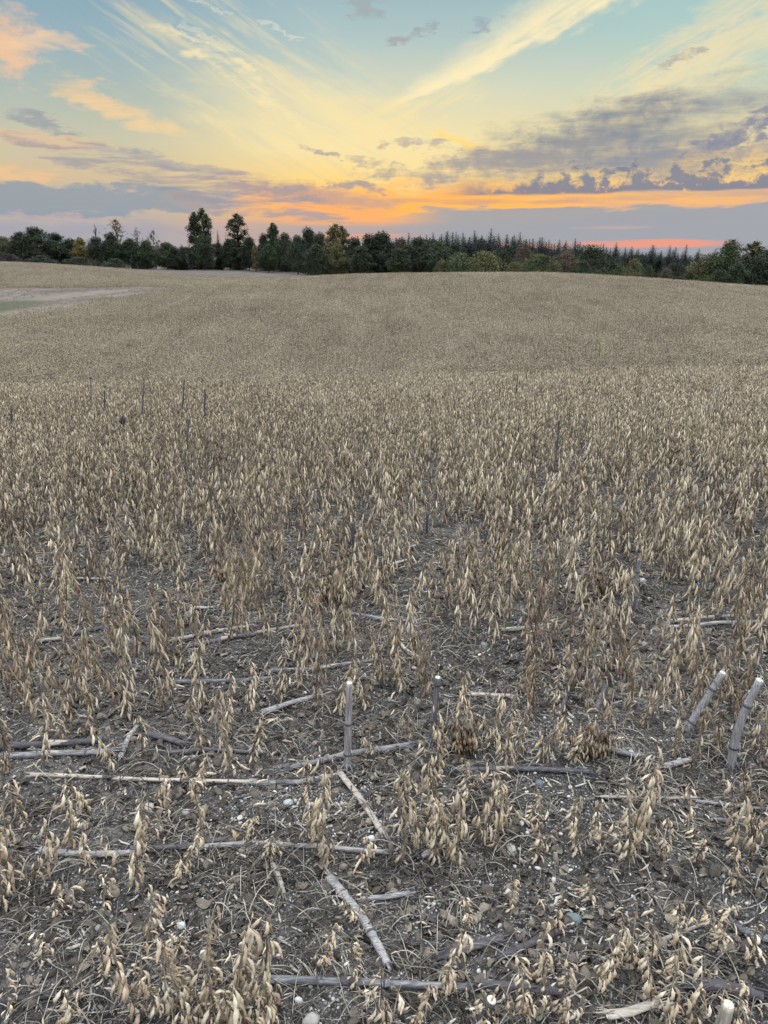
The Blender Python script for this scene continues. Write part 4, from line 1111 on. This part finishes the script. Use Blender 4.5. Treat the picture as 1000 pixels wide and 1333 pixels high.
for i, a in enumerate([
 (375, 1050, .016, (.38, .42, .42), 'blue grey stone in the stony patch'), (405, 1052, .012, (.42, .44, .43), 'pale stone right of the blue grey one in the stony patch'),
 (357, 1058, .010, (.45, .42, .36), 'buff stone left in the stony patch'), (483, 1090, .013, (.5, .5, .47), 'pale stone near the lower end of the slanting split stalk'),
 (815, 1019, .014, (.6, .58, .52), 'white stone right of the long brown grey stalk'), (195, 1057, .017, (.4, .37, .33), 'round tan stone below the long pale stalk'),
 (242, 1057, .015, (.3, .3, .3), 'flat grey stone below the long pale stalk'), (110, 1078, .014, (.5, .47, .42), 'pale stone in the left foreground'),
 (236, 1213, .012, (.45, .50, .50), 'bluish stone in the left foreground soil'), (700, 1036, .016, (.12, .14, .17), 'dark blue grey stone in the right foreground'),
 (555, 1112, .015, (.45, .45, .45), 'grey stone in the middle foreground beans'), (666, 1112, .018, (.38, .40, .36), 'greenish stone right of the middle foreground beans'),
 (745, 1206, .020, (.12, .16, .16), 'dark green stone in the bare soil right of centre'), (405, 1331, .020, (.33, .31, .29), 'large rounded stone at the bottom edge'),
 (760, 893, .016, (.48, .42, .34), 'pale tan stone in front of the dark slanting stalk'), (92, 742, .022, (.6, .58, .55), 'white stone on the open soil at far left'),
 (835, 752, .020, (.55, .56, .56), 'white stone right of centre at the greenish stub'), (956, 704, .024, (.6, .63, .66), 'bright pale stone near the right edge in mid field'),
 (630, 845, .018, (.18, .24, .22), 'dark green stone right of centre'), (694, 1085, .012, (.5, .48, .44), 'small pale stone in the right foreground soil')]):
    big_stone(*a, i)

# brown matted weed clump and rust brown bean clumps
def matted(X, Y, w, h, n, label, mat):
    p = gp(X, Y); root = empty('weed_clump', p); r_ = random.Random(int(X)); mb = MB(); sm_ = MB()
    for _ in range(n):
        a, b_ = r_.uniform(0, 6.28), r_.uniform(0, 6.28); s0 = w * .5 * math.sqrt(r_.random()); L = h * r_.uniform(.5, 1.1); tt = np.linspace(0, 1, 6); dr = r_.uniform(.1, .6)
        Q_ = np.array([s0 * math.cos(b_), s0 * math.sin(b_), 0]) + np.stack([math.cos(a) * L * dr * tt, math.sin(a) * L * dr * tt, L * (1.25 * tt - .45 * tt ** 2.5)], -1)
        sm_.tube(Q_, np.linspace(.0016, .0008, 6), 3, cap=False)
        for k in (2, 3, 4, 5):
            q_ = Q_[k]; V = np.array([[0, 0, 0], [.006, .002, -.018], [-.002, .004, -.020], [-.005, -.002, -.015], [.004, .003, -.045]]) * r_.uniform(.7, 1.3) @ np.array(Matrix.Rotation(r_.uniform(0, 6.28), 3, 'Z')) + q_
            mb.add(V, np.array([[0, 1, 2], [0, 2, 3], [0, 3, 1], [4, 2, 1], [4, 3, 2], [4, 1, 3]]))
    part('stem', sm_.mesh('stem', M_twig), root); part('foliage', mb.mesh('foliage', mat, smooth=False), root)
    props(root, label, 'weed', 'matted dead weed clumps'); LAND.append((label, p[0], p[1], 0))
matted(877, 612, .20, .22, 50, 'brown matted weed clump in the gap on the right', M_podo)
matted(300, 775, .14, .17, 34, 'rust brown matted clump left of centre in mid field', M_podo)
matted(790, 775, .12, .20, 34, 'rust brown matted clump right of centre in mid field', M_podo)
matted(600, 985, .10, .16, 30, 'rust brown clump just right of the leaning centre stub', M_podo)
matted(770, 995, .09, .13, 28, 'rust brown clump left of the leaning right stub', M_podo)
matted(430, 800, .08, .22, 40, 'narrow reddish brown clump beyond the tall centre stub', M_podo)
# yellow weed on the slope
p = at(790, 42.0); root = empty('green_weed', p); r_ = random.Random(5); mb = MB(); sm_ = MB()
sm_.tube([(0, 0, 0), (.03, 0, .6), (-.05, 0, 1.25)], [.02, .016, .008], 5)
part('stem', sm_.mesh('stem', M_stalk), root)
for _ in range(70):
    t = r_.uniform(.35, 1.15); a = r_.uniform(0, 6.28); L = r_.uniform(.05, .2)
    c_ = np.array([math.cos(a) * L, math.sin(a) * L, t]); V = np.array([[0, 0, 0], [.05, .02, .02], [.02, .07, .04], [.09, .06, .07]]) @ np.array(Matrix.Rotation(a, 3, 'Z')).T + c_
    mb.add(V, np.array([[0, 1, 3, 2]]))
part('foliage', mb.mesh('foliage', simple('yellow_green_leaf', [(0, (.10, .12, .02)), (1, (.30, .32, .06))], 6, .7, 0), smooth=False), root)
props(root, 'yellow green weed standing out of the crop on the right slope', 'weed')

# ------------------------------------------------------------------ name every individual bean plant by its nearest landmark

SHORT = {   # shorter wording of the long landmark labels
 'thick dark stalk lying at the left edge, above a paler parallel one': 'thick dark stalk at the left edge',
 'grey stalk lying at the left edge just below a darker parallel one': 'grey left edge stalk below the thick dark one',
 'long pale jointed stalk lying level in the left foreground': 'long pale jointed stalk in the left foreground',
 'thick grey jointed stalk lying behind the foot of the tall centre stub': 'thick grey stalk behind the tall centre stub',
 'short grey stalk lying beside the stony patch at its upper left': 'short grey stalk upper left of the stony patch',
 'long brown grey stalk lying level right of the stony patch': 'long brown grey stalk right of the stony patch',
 'thin pale stick lying level in the right foreground, left of a similar one': 'thin pale level stick in the right foreground',
 'thin grey stick lying level at the right edge of the foreground': 'thin grey level stick at the right edge',
 'grey stalk at the right edge just below a thin grey stick': 'grey right edge stalk below the thin stick',
 'thick grey stalk lying in the left foreground below the long pale one': 'thick grey stalk below the long pale left one',
 'dark stalk lying in the left foreground end to end with a thick grey one': 'dark stalk touching the thick grey left one',
 'thick bent grey stalk lying slantwise in the middle foreground': 'thick bent stalk in the middle foreground',
 'short pale stick pointing at the viewer left of the bent stalk': 'short pale stick left of the bent stalk',
 'long grey stalk lying level close to the bottom edge': 'long grey stalk close to the bottom edge',
 'thick split dark stalk lying just above the long bottom stalk': 'split dark stalk above the long bottom stalk',
 'broad pale stalk piece at the bottom edge right of centre': 'broad pale stalk piece at the bottom edge',
 'short grey stalk touching the right side of the bent stalk': 'short grey stalk right of the bent stalk',
 'long thin dark stick along the lower edge of the stony patch': 'long dark stick below the stony patch',
 'grey stalk at the right edge above the bottom corner': 'grey stalk above the bottom right corner',
 'dark slanting stalk above the dark one right of bottom centre': 'dark slanting stalk right of bottom centre',
 'grey stalk left, the upper of two short parallel stalks': 'upper of two short parallel left stalks',
 'short pale stalk piece left of the two parallel grey stalks': 'pale piece left of two short parallel stalks',
 'pale stalk left of centre, upper of a stacked pair': 'pale upper stalk of the left stacked pair',
 'grey stalk left of centre, lower of a stacked pair': 'grey lower stalk of the left stacked pair',
 'long grey stalk lying left of the tall centre stub': 'long grey stalk left of the centre stub',
 'pale stalk lying above and left of the tall centre stub': 'pale stalk above left of the centre stub',
 'grey stalk crossing just behind the tall centre stub top': 'grey stalk crossing behind the centre stub top',
 'grey stalk lying close left of the tall centre stub': 'grey stalk close left of the centre stub',
 'grey slanting stalk at the far side of the open soil': 'grey slanting stalk beyond the open soil',
 'pale stalk below the grey slanting one by the open soil': 'pale slanting stalk by the open soil',
 'long pale stalk at the right edge, upper of a close pair': 'long pale stalk of the right edge pair',
 'long grey stalk at the right edge, lower of a close pair': 'long grey stalk of the right edge pair',
 'dark stalk right of a stout pale one in the middle distance': 'dark stalk right of the stout pale one',
 'dark stalk lying beside a leaning dark stub further out': 'dark stalk beside a leaning far dark stub',
 'blue grey stalk piece pointing away left of the right stubs': 'blue grey piece left of the right stubs',
 'short stalk at the foot of the leaning right stub': 'short stalk at the leaning right stub',
 'thick dark bent stalk left of centre behind the long pale one': 'thick dark bent stalk behind the long pale one',
 'dark level stalk left of centre behind the long pale one': 'dark level stalk behind the long pale one',
 'small dark stalk in the gap of the middle field': 'small dark stalk in the mid field gap',
 'upright grey stub with a dark joint, nearest to the centre': 'upright grey stub nearest the centre',
 'thick bowed stub with a dark joint at the right edge': 'thick bowed stub at the right edge',
 'short pale stub cut off at the bottom edge on the right': 'short pale stub at the bottom right',
 'dark upright stalk at the far left edge above the beans': 'dark upright stalk at the far left edge',
 'grey upright stalk left of the open soil in mid field': 'grey upright stalk left of the open soil',
 'dark short stub right of the open soil in mid field': 'dark short stub right of the open soil',
 'little dark stub just right of centre in mid field': 'little dark stub just right of centre',
 'short thick dark stem above the beans, right of the forked one': 'short thick stem right of the forked one',
 'tall thin grey stem with small twigs above the beans': 'tall thin grey stem with small twigs',
 'thin stem ending in a knob, furthest of the left group': 'thin stem ending in a knob',
 'pale short stem above the beans near the right edge': 'pale short stem near the right edge',
 'grey stub leaning right in the gap beyond mid field': 'grey leaning stub in the far gap',
 'dark stick slanting right in the gap beyond mid field': 'dark right slanting stick in the far gap',
 'faint grey tall stem among the beans right of centre': 'faint grey tall stem right of centre',
 'pale stone right of the blue grey one in the stony patch': 'pale stone right of the blue grey stone',
 'pale stone near the lower end of the slanting split stalk': 'pale stone at the end of the split stalk',
 'dark green stone in the bare soil right of centre': 'dark green stone in the bare soil',
 'pale tan stone in front of the dark slanting stalk': 'tan stone in front of the slanting stalk',
 'bright pale stone near the right edge in mid field': 'bright pale stone near the right edge',
 'brown matted weed clump in the gap on the right': 'brown matted clump in the right gap',
 'rust brown matted clump left of centre in mid field': 'rust brown matted clump left of centre',
 'rust brown matted clump right of centre in mid field': 'rust brown matted clump right of centre',
 'rust brown clump just right of the leaning centre stub': 'rust brown clump at the leaning centre stub'}
LP = np.array([(l[1], l[2]) for l in LAND])
used = {}
for o in bean_objs:
    x, y = o.location.x, o.location.y
    dd_ = np.hypot(LP[:, 0] - x, LP[:, 1] - y); k = int(np.argmin(dd_))
    dx_, dy_ = x - LP[k, 0], y - LP[k, 1]
    side = ('right of' if dx_ > 0 else 'left of') if abs(dx_) > abs(dy_) else ('behind' if dy_ > 0 else 'in front of')
    used.setdefault((k, side), []).append((dd_[k], o))
ORD = ['nearest', 'second', 'third', 'fourth', 'fifth', 'sixth', 'seventh', 'eighth', 'ninth', 'tenth', 'eleventh', 'twelfth', 'thirteenth', 'fourteenth', 'fifteenth', 'sixteenth', 'seventeenth', 'eighteenth']
for (k, side), lst in used.items():
    lst.sort(key=lambda q: q[0]); lm = SHORT.get(LAND[k][0], LAND[k][0])
    for i, (_, o) in enumerate(lst):
        w = lm.split()
        lab = f"{ORD[min(i, 17)]} bean plant {side} the {' '.join(w)}"
        ws = lab.split()
        props(o, ' '.join(ws[:16]), 'soybean plant', GRP_BEAN)

# ------------------------------------------------------------------ trees
def leaf_cards(C, s_, r_, flat=0.0):
    """one randomly turned, slightly folded leaf clump per centre"""
    n = len(C); A = r_.normal(0, 1, (n, 3)); A /= np.linalg.norm(A, axis=1)[:, None]
    B = r_.normal(0, 1, (n, 3)); B -= (B * A).sum(1)[:, None] * A; B /= np.linalg.norm(B, axis=1)[:, None]
    N_ = np.cross(A, B); s_ = np.broadcast_to(s_, (n,))[:, None]
    V = np.stack([C - A * s_, C + B * s_ * .55 + N_ * s_ * .2, C + A * s_, C - B * s_ * .55 + N_ * s_ * .2], 1).reshape(-1, 3)
    return V, np.arange(n * 4).reshape(-1, 4)
def broad(seed, h=13, w=9, nl=9000, airy=0.0, low=.05, lobes=46, s=.19, trunk=M_bark, bare=False):
    # leafy tree: lobes of small leaf clumps on forking limbs
    low_top = h < 15
    r_ = np.random.default_rng(seed); mb = MB(); crown = MB()
    mb.tube([(0, 0, -.6), (.1, 0, h * .25), (.0, .1, h * .55), (0, 0, h * .8)], [h * .018, h * .014, h * .009, h * .004], 6)
    cs = []
    for _ in range(lobes):
        t = r_.uniform(0, 1) ** .9; z = h * (low + (1 - low) * (.08 + .86 * t)); a = r_.uniform(0, 6.28)
        prof = math.sin(min(1, (t + (.18 if low_top else .42)) / (1.15 if low_top else 1.40)) * math.pi) ** .6
        rr2 = w * .5 * prof * r_.uniform(.25, .82)
        c_ = np.array([rr2 * math.cos(a), rr2 * math.sin(a), z]); rad = w * r_.uniform(.10, .21) * (1 - airy * .4)
        cs.append((c_, rad)); zb = max(h * .1, z - rr2 * .8 - h * .08)
        mb.tube([(0, 0, zb), c_ * [.5, .5, 1] + [0, 0, (zb - z) * .4], c_], [h * .006, h * .004, h * .0015], 4)
        if airy or bare:
            for _k in range(7):
                e = c_ + r_.normal(0, 1, 3) * rad * .8 + [0, 0, rad * .5]; mb.tube([c_, (c_ + e) / 2 + [0, 0, .1], e], [h * .0025, h * .0018, h * .001], 3)
    per = nl // lobes; Cs = []
    for c_, rad in cs:
        d = r_.normal(0, 1, (per, 3)); d /= np.linalg.norm(d, axis=1)[:, None]
        q_ = r_.random(per) ** (.35 if not airy else .6)
        Cs.append(c_ + d * (q_ * rad * r_.uniform(.8, 1.25, per))[:, None] * [1, 1, .85])
    if not bare:      # looser leaves between the lobes
        m_ = int(nl * (.22 if not airy else .12)); t = r_.random(m_) ** .8; pr = np.sin(np.minimum(1, (t + .16) / 1.13) * math.pi) ** .6; a = r_.uniform(0, 6.283, m_); q_ = np.sqrt(r_.random(m_)) * .86 * pr * w * .5
        Cs.append(np.stack([q_ * np.cos(a), q_ * np.sin(a), h * (low + (1 - low) * (.04 + .9 * t))], -1))
    Cs = np.vstack(Cs); Cs = Cs[Cs[:, 2] > .1]
    V, F = leaf_cards(Cs, s * r_.uniform(.6, 1.25, len(Cs)), r_); crown.add(V, F)
    return mb.mesh('trunk', trunk), (crown.mesh('crown', F_dark, smooth=False) if not bare or nl > 50 else None)
def spruce(seed, h=15, w=5.5):
    r_ = np.random.default_rng(seed); mb = MB(); crown = MB()
    mb.tube([(0, 0, -.6), (0, 0, h * .5), (0, 0, h)], [h * .014, h * .008, h * .001], 6)
    z = h * .02; Cs, Ss = [], []
    while z < h * .99:
        t = z / h; R_ = w * .5 * (1 - t) ** .6 * r_.uniform(.75, 1.2) + .10; nb = max(4, int(12 * (1 - t) + 4)); a0_ = r_.uniform(0, 6)
        for k in range(nb):
            a = a0_ + k * 6.283 / nb + r_.uniform(-.3, .3); L = R_ * r_.uniform(.55, 1.12); m_ = max(2, int(L / .15)); u = np.linspace(.1, 1, m_)
            zz = z - .30 * L * u + .16 * L * u ** 3; sd_ = r_.normal(0, 1, m_) * .13 * L * (1.1 - u)
            Cs.append(np.stack([np.cos(a) * L * u - np.sin(a) * sd_, np.sin(a) * L * u + np.cos(a) * sd_, zz], -1) + r_.normal(0, .05, (m_, 3))); Ss.append(np.full(m_, .21) * (.45 + .75 * (1 - t)) * (1.2 - .5 * u))
        z += h * .015 * r_.uniform(.8, 1.2)
    Cs, Ss = np.vstack(Cs), np.concatenate(Ss)
    V, F = leaf_cards(Cs, Ss, r_); crown.add(V, F)
    return mb.mesh('trunk', M_bark), crown.mesh('crown', F_spruce, smooth=False)
def shrub(seed, h=5, w=7, nl=6500, s=.12):
    return broad(seed, h, w, nl, low=-.08, lobes=44, s=s)
KINDS = {'round': [broad(1), broad(2, w=10), broad(3, w=8), broad(4, w=9, lobes=34)],
         'tall': [broad(11, h=16, w=7, lobes=50, nl=8000), broad(12, h=16, w=6, lobes=50, nl=8000)],
         'airy': [broad(21, h=17, w=7.5, nl=5200, airy=.7, low=.15, lobes=80, s=.16), broad(22, h=17, w=6.5, nl=4600, airy=.7, low=.25, lobes=55, s=.2)],
         'sparse': [broad(31, h=14, w=7, nl=900, airy=1, low=.35, lobes=36, s=.18), broad(32, h=14, w=8, nl=700, airy=1, low=.35, lobes=24, s=.22)],
         'bare': [broad(41, h=13, w=5, nl=60, airy=1, low=.4, lobes=16, s=.14, bare=True)],
         'spruce': [spruce(51), spruce(52, w=4.6), spruce(53, w=6.2), spruce(54, h=16, w=5)],
         'shrub': [shrub(61), shrub(62, w=8), shrub(63, h=5.5, w=6)]}
KH = {'round': 13, 'tall': 16, 'airy': 17, 'sparse': 14, 'bare': 13, 'spruce': 15, 'shrub': 5}
KW = {'round': 9, 'tall': 6.5, 'airy': 7, 'sparse': 7.5, 'bare': 5, 'spruce': 5.3, 'shrub': 7}
NAME = {'round': 'broadleaf_tree', 'tall': 'broadleaf_tree', 'airy': 'poplar_tree', 'sparse': 'sparse_tree', 'bare': 'bare_tree', 'spruce': 'spruce_tree', 'shrub': 'shrub'}
TREES = []
def tree(X, Ytop, d, kind, wpx=None, mat=F_dark, label=None, group=None, ybase=None):
    p = at(X, d); v = azel(X, Ytop)
    h = CAMH + d * math.tan(math.radians(v[1])) - p[2]
    k = random.randrange(len(KINDS[kind])); tr, cr = KINDS[kind][k]
    root = empty(NAME[kind], (p[0], p[1], p[2] - .1)); sz = h / KH[kind] * 1.03
    sx = sz * random.uniform(.9, 1.1) if wpx is None else wpx / FPX * d / KW[kind] * 1.1
    root.scale = (sx, sx, sz); root.rotation_euler = (0, 0, random.uniform(0, 6.28))
    part('trunk', tr, root)
    c_ = part('crown', cr, root); c_.material_slots[0].link = 'OBJECT'; c_.material_slots[0].material = mat
    TREES.append((root, X, d, kind, label, group))
    return root
# left wood edge, from left to right
for a in [(-60, 310, 260, 'round', 50, F_dark), (-25, 312, 270, 'round', 40, F_green), (8, 309, 262, 'round', 34, F_olive, 'pale olive tree at the far left edge of the wood'),
 (30, 303, 238, 'round', 32, F_dark), (50, 297, 236, 'round', 42, F_dark, 'big rounded dark tree rising near the left end of the wood'), (76, 304, 240, 'round', 34, F_dark),
 (94, 311, 238, 'round', 30, F_dark), (107, 308, 232, 'tall', 22, F_yellow, 'yellowish olive narrow tree in the left part of the wood'), (128, 310, 236, 'round', 34, F_dark),
 (129, 293, 245, 'bare', 16, F_brown, 'leafless thin tree sticking out above the left wood'), (156, 286, 244, 'sparse', 34, F_yellow, 'half bare spreading tree with few yellow leaves above the left wood'),
 (182, 296, 246, 'bare', 18, F_brown, 'leafless tree right of the half bare yellow one'), (148, 305, 234, 'round', 36, F_dark), (172, 311, 235, 'round', 34, F_dark),
 (203, 300, 236, 'sparse', 20, F_brown, 'thin brown tree left of the tall poplars'), (192, 314, 232, 'round', 30, F_dark), (218, 316, 236, 'round', 28, F_green), (238, 318, 232, 'spruce', 20, F_spruce, 'small spruce left of the tallest tree'),
 (228, 322, 230, 'round', 24, F_dark), (257, 275, 236, 'tall', 24, F_dark, 'dark dense half of the tallest pair on the left skyline'), (268, 269, 238, 'airy', 28, F_green, 'tallest airy poplar on the left skyline'),
 (266, 305, 231, 'round', 30, F_dark), (286, 303, 238, 'spruce', 14, F_spruce, 'narrow spruce between the two airy poplars'), (300, 312, 234, 'round', 28, F_dark), (312, 276, 237, 'airy', 36, F_green, 'airy poplar right of the tallest one'),
 (325, 309, 232, 'round', 28, F_dark), (333, 318, 228, 'tall', 12, F_olive, 'small olive tree beneath the second poplar'), (345, 306, 238, 'round', 26, F_dark), (357, 289, 236, 'tall', 24, F_green, 'tall green tree in the middle of the left wood'),
 (350, 318, 226, 'round', 26, F_green), (372, 305, 234, 'round', 30, F_dark), (388, 308, 222, 'round', 28, F_dark), (401, 298, 205, 'round', 34, F_dark, 'dark lumpy tree left of the yellow one'),
 (418, 304, 196, 'round', 28, F_dark), (436, 289, 192, 'airy', 30, F_yellow, 'tall loose yellow olive tree in the middle of the skyline'), (447, 292, 193, 'airy', 24, F_olive, 'olive airy tree touching the yellow one'),
 (440, 318, 188, 'round', 30, F_olive, 'olive bushy tree under the tall yellow one'), (462, 311, 190, 'round', 34, F_dark), (480, 307, 186, 'round', 34, F_dark), (498, 303, 184, 'round', 48, F_dark, 'wide dark dome shaped tree at the picture centre'),
 (522, 312, 186, 'round', 34, F_brown), (545, 311, 184, 'round', 44, F_dark, 'dark rounded tree right of the dome shaped one'), (570, 316, 188, 'round', 34, F_green), (592, 318, 186, 'round', 30, F_dark),
 (412, 318, 186, 'round', 34, F_dark), (470, 322, 180, 'round', 40, F_dark), (520, 324, 178, 'round', 40, F_dark), (575, 326, 178, 'round', 40, F_dark)]:
    tree(*a[:6], label=a[6] if len(a) > 6 else None, group='broadleaf trees along the wood edge')
# spruce wood behind
X = 420.0
while X < 1010:
    Yt = np.interp(X, [420, 560, 620, 680, 740, 800, 860, 1010], [308, 309, 305, 310, 316, 322, 326, 330])
    tree(X, Yt + 1 + random.choice([-5, -2, 0, 1, 3, 4]) + random.uniform(-2, 2), random.uniform(232, 262), 'spruce', random.uniform(22, 42), F_spruce, group='spruces of the dark wood behind')
    X += random.uniform(4.5, 12.0)
X = 500.0
while X < 930:      # lower, denser rank of spruces in front
    Yt = np.interp(X, [420, 560, 620, 680, 740, 800, 860, 1010], [306, 309, 307, 312, 318, 325, 329, 334])
    tree(X, Yt + random.uniform(-2, 5), random.uniform(205, 225), 'spruce', random.uniform(34, 46), F_spruce, group='spruces of the dark wood in front')
    X += random.uniform(6.5, 9)
X = 560.0
while X < 905:      # leafy dark trees filling the wood under the spruce tips
    Yt = np.interp(X, [420, 560, 620, 680, 740, 800, 860, 1010], [306, 316, 316, 321, 327, 334, 338, 342])
    tree(X, Yt + random.uniform(-4, 4), random.uniform(224, 232), 'round', random.uniform(34, 46), F_spruce, group='dark trees filling the wood under the spruces')
    X += random.uniform(13, 19)
for a in [(800, 316, 200, 22), (847, 322, 196, 20), (870, 320, 198, 21), (891, 319, 194, 22)]:
    tree(*a[:3], 'spruce', a[3], F_spruce, {800: 'big dark spruce standing alone in front of the wood', 847: 'first of three close pointed spruces', 870: 'middle one of three close pointed spruces', 891: 'rightmost tallest of three close pointed spruces'}[a[0]], 'pointed spruces at the right')
# bushes along the crest
for a in [(600, 331, 150, 44, F_light, 'pale green low bush at the left of the bush row'), (630, 329, 152, 46, F_olive, 'olive grey rounded bush next to the pale green one'), (576, 340, 150, 26, F_olive), (655, 328, 156, 34, F_dark),
 (682, 319, 168, 32, F_brown, 'taller brownish bush behind the bright green one'), (703, 332, 150, 42, F_light, 'bright green bush in the middle of the row'), (736, 328, 158, 34, F_brown, 'brown grey twiggy bush right of the bright green one'),
 (768, 322, 168, 48, F_dark), (722, 342, 148, 22, F_olive), (826, 339, 150, 34, F_olive, 'olive bush below the lone spruce'), (806, 346, 148, 18, F_green), (846, 347, 148, 16, F_green), (786, 350, 148, 20, F_green),
 (868, 350, 150, 22, F_brown), (905, 348, 146, 34, F_green), (925, 334, 142, 52, F_olive, 'low spreading olive bush at the left of the big right bushes'), (946, 320, 140, 50, F_green, 'broad loose willow like tree on the right'),
 (985, 336, 134, 50, F_dark), (962, 345, 132, 36, F_green), (1018, 330, 134, 46, F_dark), (1050, 335, 130, 50, F_green), (900, 356, 142, 24, F_dark), (936, 352, 132, 30, F_dark), (760, 340, 156, 30, F_dark), (800, 338, 170, 34, F_dark), (880, 344, 176, 40, F_dark), (670, 342, 152, 26, F_olive)]:
    tree(a[0], a[1], a[2], 'shrub', a[3], a[4], a[5] if len(a) > 5 else None, 'bushes behind the crest of the field')
for a in [(952, 313, 146, 'sparse', 42, F_green, 'loose open topped tree above the right bushes'), (978, 312, 142, 'airy', 40, F_olive, 'open crowned tree near the right edge'), (1005, 320, 140, 'round', 40, F_green, 'green tree cut by the right edge')]:
    tree(*a[:6], label=a[6], group='loose trees at the right edge')
for X_, Y_ in [(15, 334), (60, 336), (100, 338), (145, 340), (185, 342), (222, 344), (250, 341), (280, 343), (310, 340), (342, 343), (370, 341), (395, 343)]:
    tree(X_ + random.uniform(-6, 6), Y_ - 3, 241 if X_ > 180 else 218, 'shrub', 36, F_mauve if X_ > 200 or X_ < 60 else F_dark, group='low dark bushes at the foot of the left wood')
# far trees on the left beyond and outside the frame edges
for X_ in range(-90, 420, 22):
    tree(X_, 318 + random.uniform(-4, 5), 285, 'round', 34, F_dark, group='trees of the second row in the left wood')
byk = {}
for t in TREES:
    if t[4] is None: byk.setdefault((t[5],), []).append(t)
ORD2 = ['first', 'second', 'third', 'fourth', 'fifth', 'sixth', 'seventh', 'eighth', 'ninth', 'tenth', 'eleventh', 'twelfth', 'thirteenth', 'fourteenth', 'fifteenth', 'sixteenth', 'seventeenth', 'eighteenth', 'nineteenth', 'twentieth',
        'twenty first', 'twenty second', 'twenty third', 'twenty fourth', 'twenty fifth', 'twenty sixth', 'twenty seventh', 'twenty eighth', 'twenty ninth', 'thirtieth', 'thirty first', 'thirty second', 'thirty third', 'thirty fourth', 'thirty fifth', 'thirty sixth', 'thirty seventh', 'thirty eighth', 'thirty ninth', 'fortieth',
        'forty first', 'forty second', 'forty third', 'forty fourth', 'forty fifth', 'forty sixth', 'forty seventh', 'forty eighth', 'forty ninth', 'fiftieth', 'fifty first', 'fifty second', 'fifty third', 'fifty fourth', 'fifty fifth', 'fifty sixth', 'fifty seventh', 'fifty eighth', 'fifty ninth', 'sixtieth',
        'sixty first', 'sixty second', 'sixty third', 'sixty fourth', 'sixty fifth', 'sixty sixth', 'sixty seventh', 'sixty eighth', 'sixty ninth', 'seventieth', 'seventy first', 'seventy second', 'seventy third', 'seventy fourth', 'seventy fifth', 'seventy sixth', 'seventy seventh', 'seventy eighth', 'seventy ninth', 'eightieth']
def ordn(i): return ORD2[min(i, 79)]
for key, lst in byk.items():
    lst.sort(key=lambda t: t[1])
    for i, t in enumerate(lst):
        c = {F_dark: 'dark', F_green: 'green', F_olive: 'olive', F_brown: 'brownish', F_spruce: 'pointed dark', F_light: 'pale green', F_mauve: 'dull reddish', F_yellow: 'yellowish'}[[c_ for c_ in t[0].children if c_.name.startswith('crown')][0].material_slots[0].material]
        what = {'broadleaf trees along the wood edge': 'broadleaf tree, {} of the plain ones from the left along the wood edge', 'spruces of the dark wood behind': 'spruce, {} from the left in the row behind', 'dark trees filling the wood under the spruces': 'leafy tree, {} from the left under the spruce tips', 'spruces of the dark wood in front': 'spruce, {} from the left in the lower row in front',
                'bushes behind the crest of the field': 'bush, {} plain one from the left behind the crest', 'low dark bushes at the foot of the left wood': 'low bush, {} from the left at the wood foot',
                'trees of the second row in the left wood': 'tree, {} from the left in the second row of the left wood', 'pointed spruces at the right': 'spruce {}', 'loose trees at the right edge': 'tree {}'}[key[0]]
        TREES[TREES.index(t)] = t[:4] + (c + ' ' + what.format(ordn(i)),) + t[5:]
for root, X_, d, kind, lab, grp in TREES:
    props(root, lab, 'bush' if kind == 'shrub' else 'tree', grp)
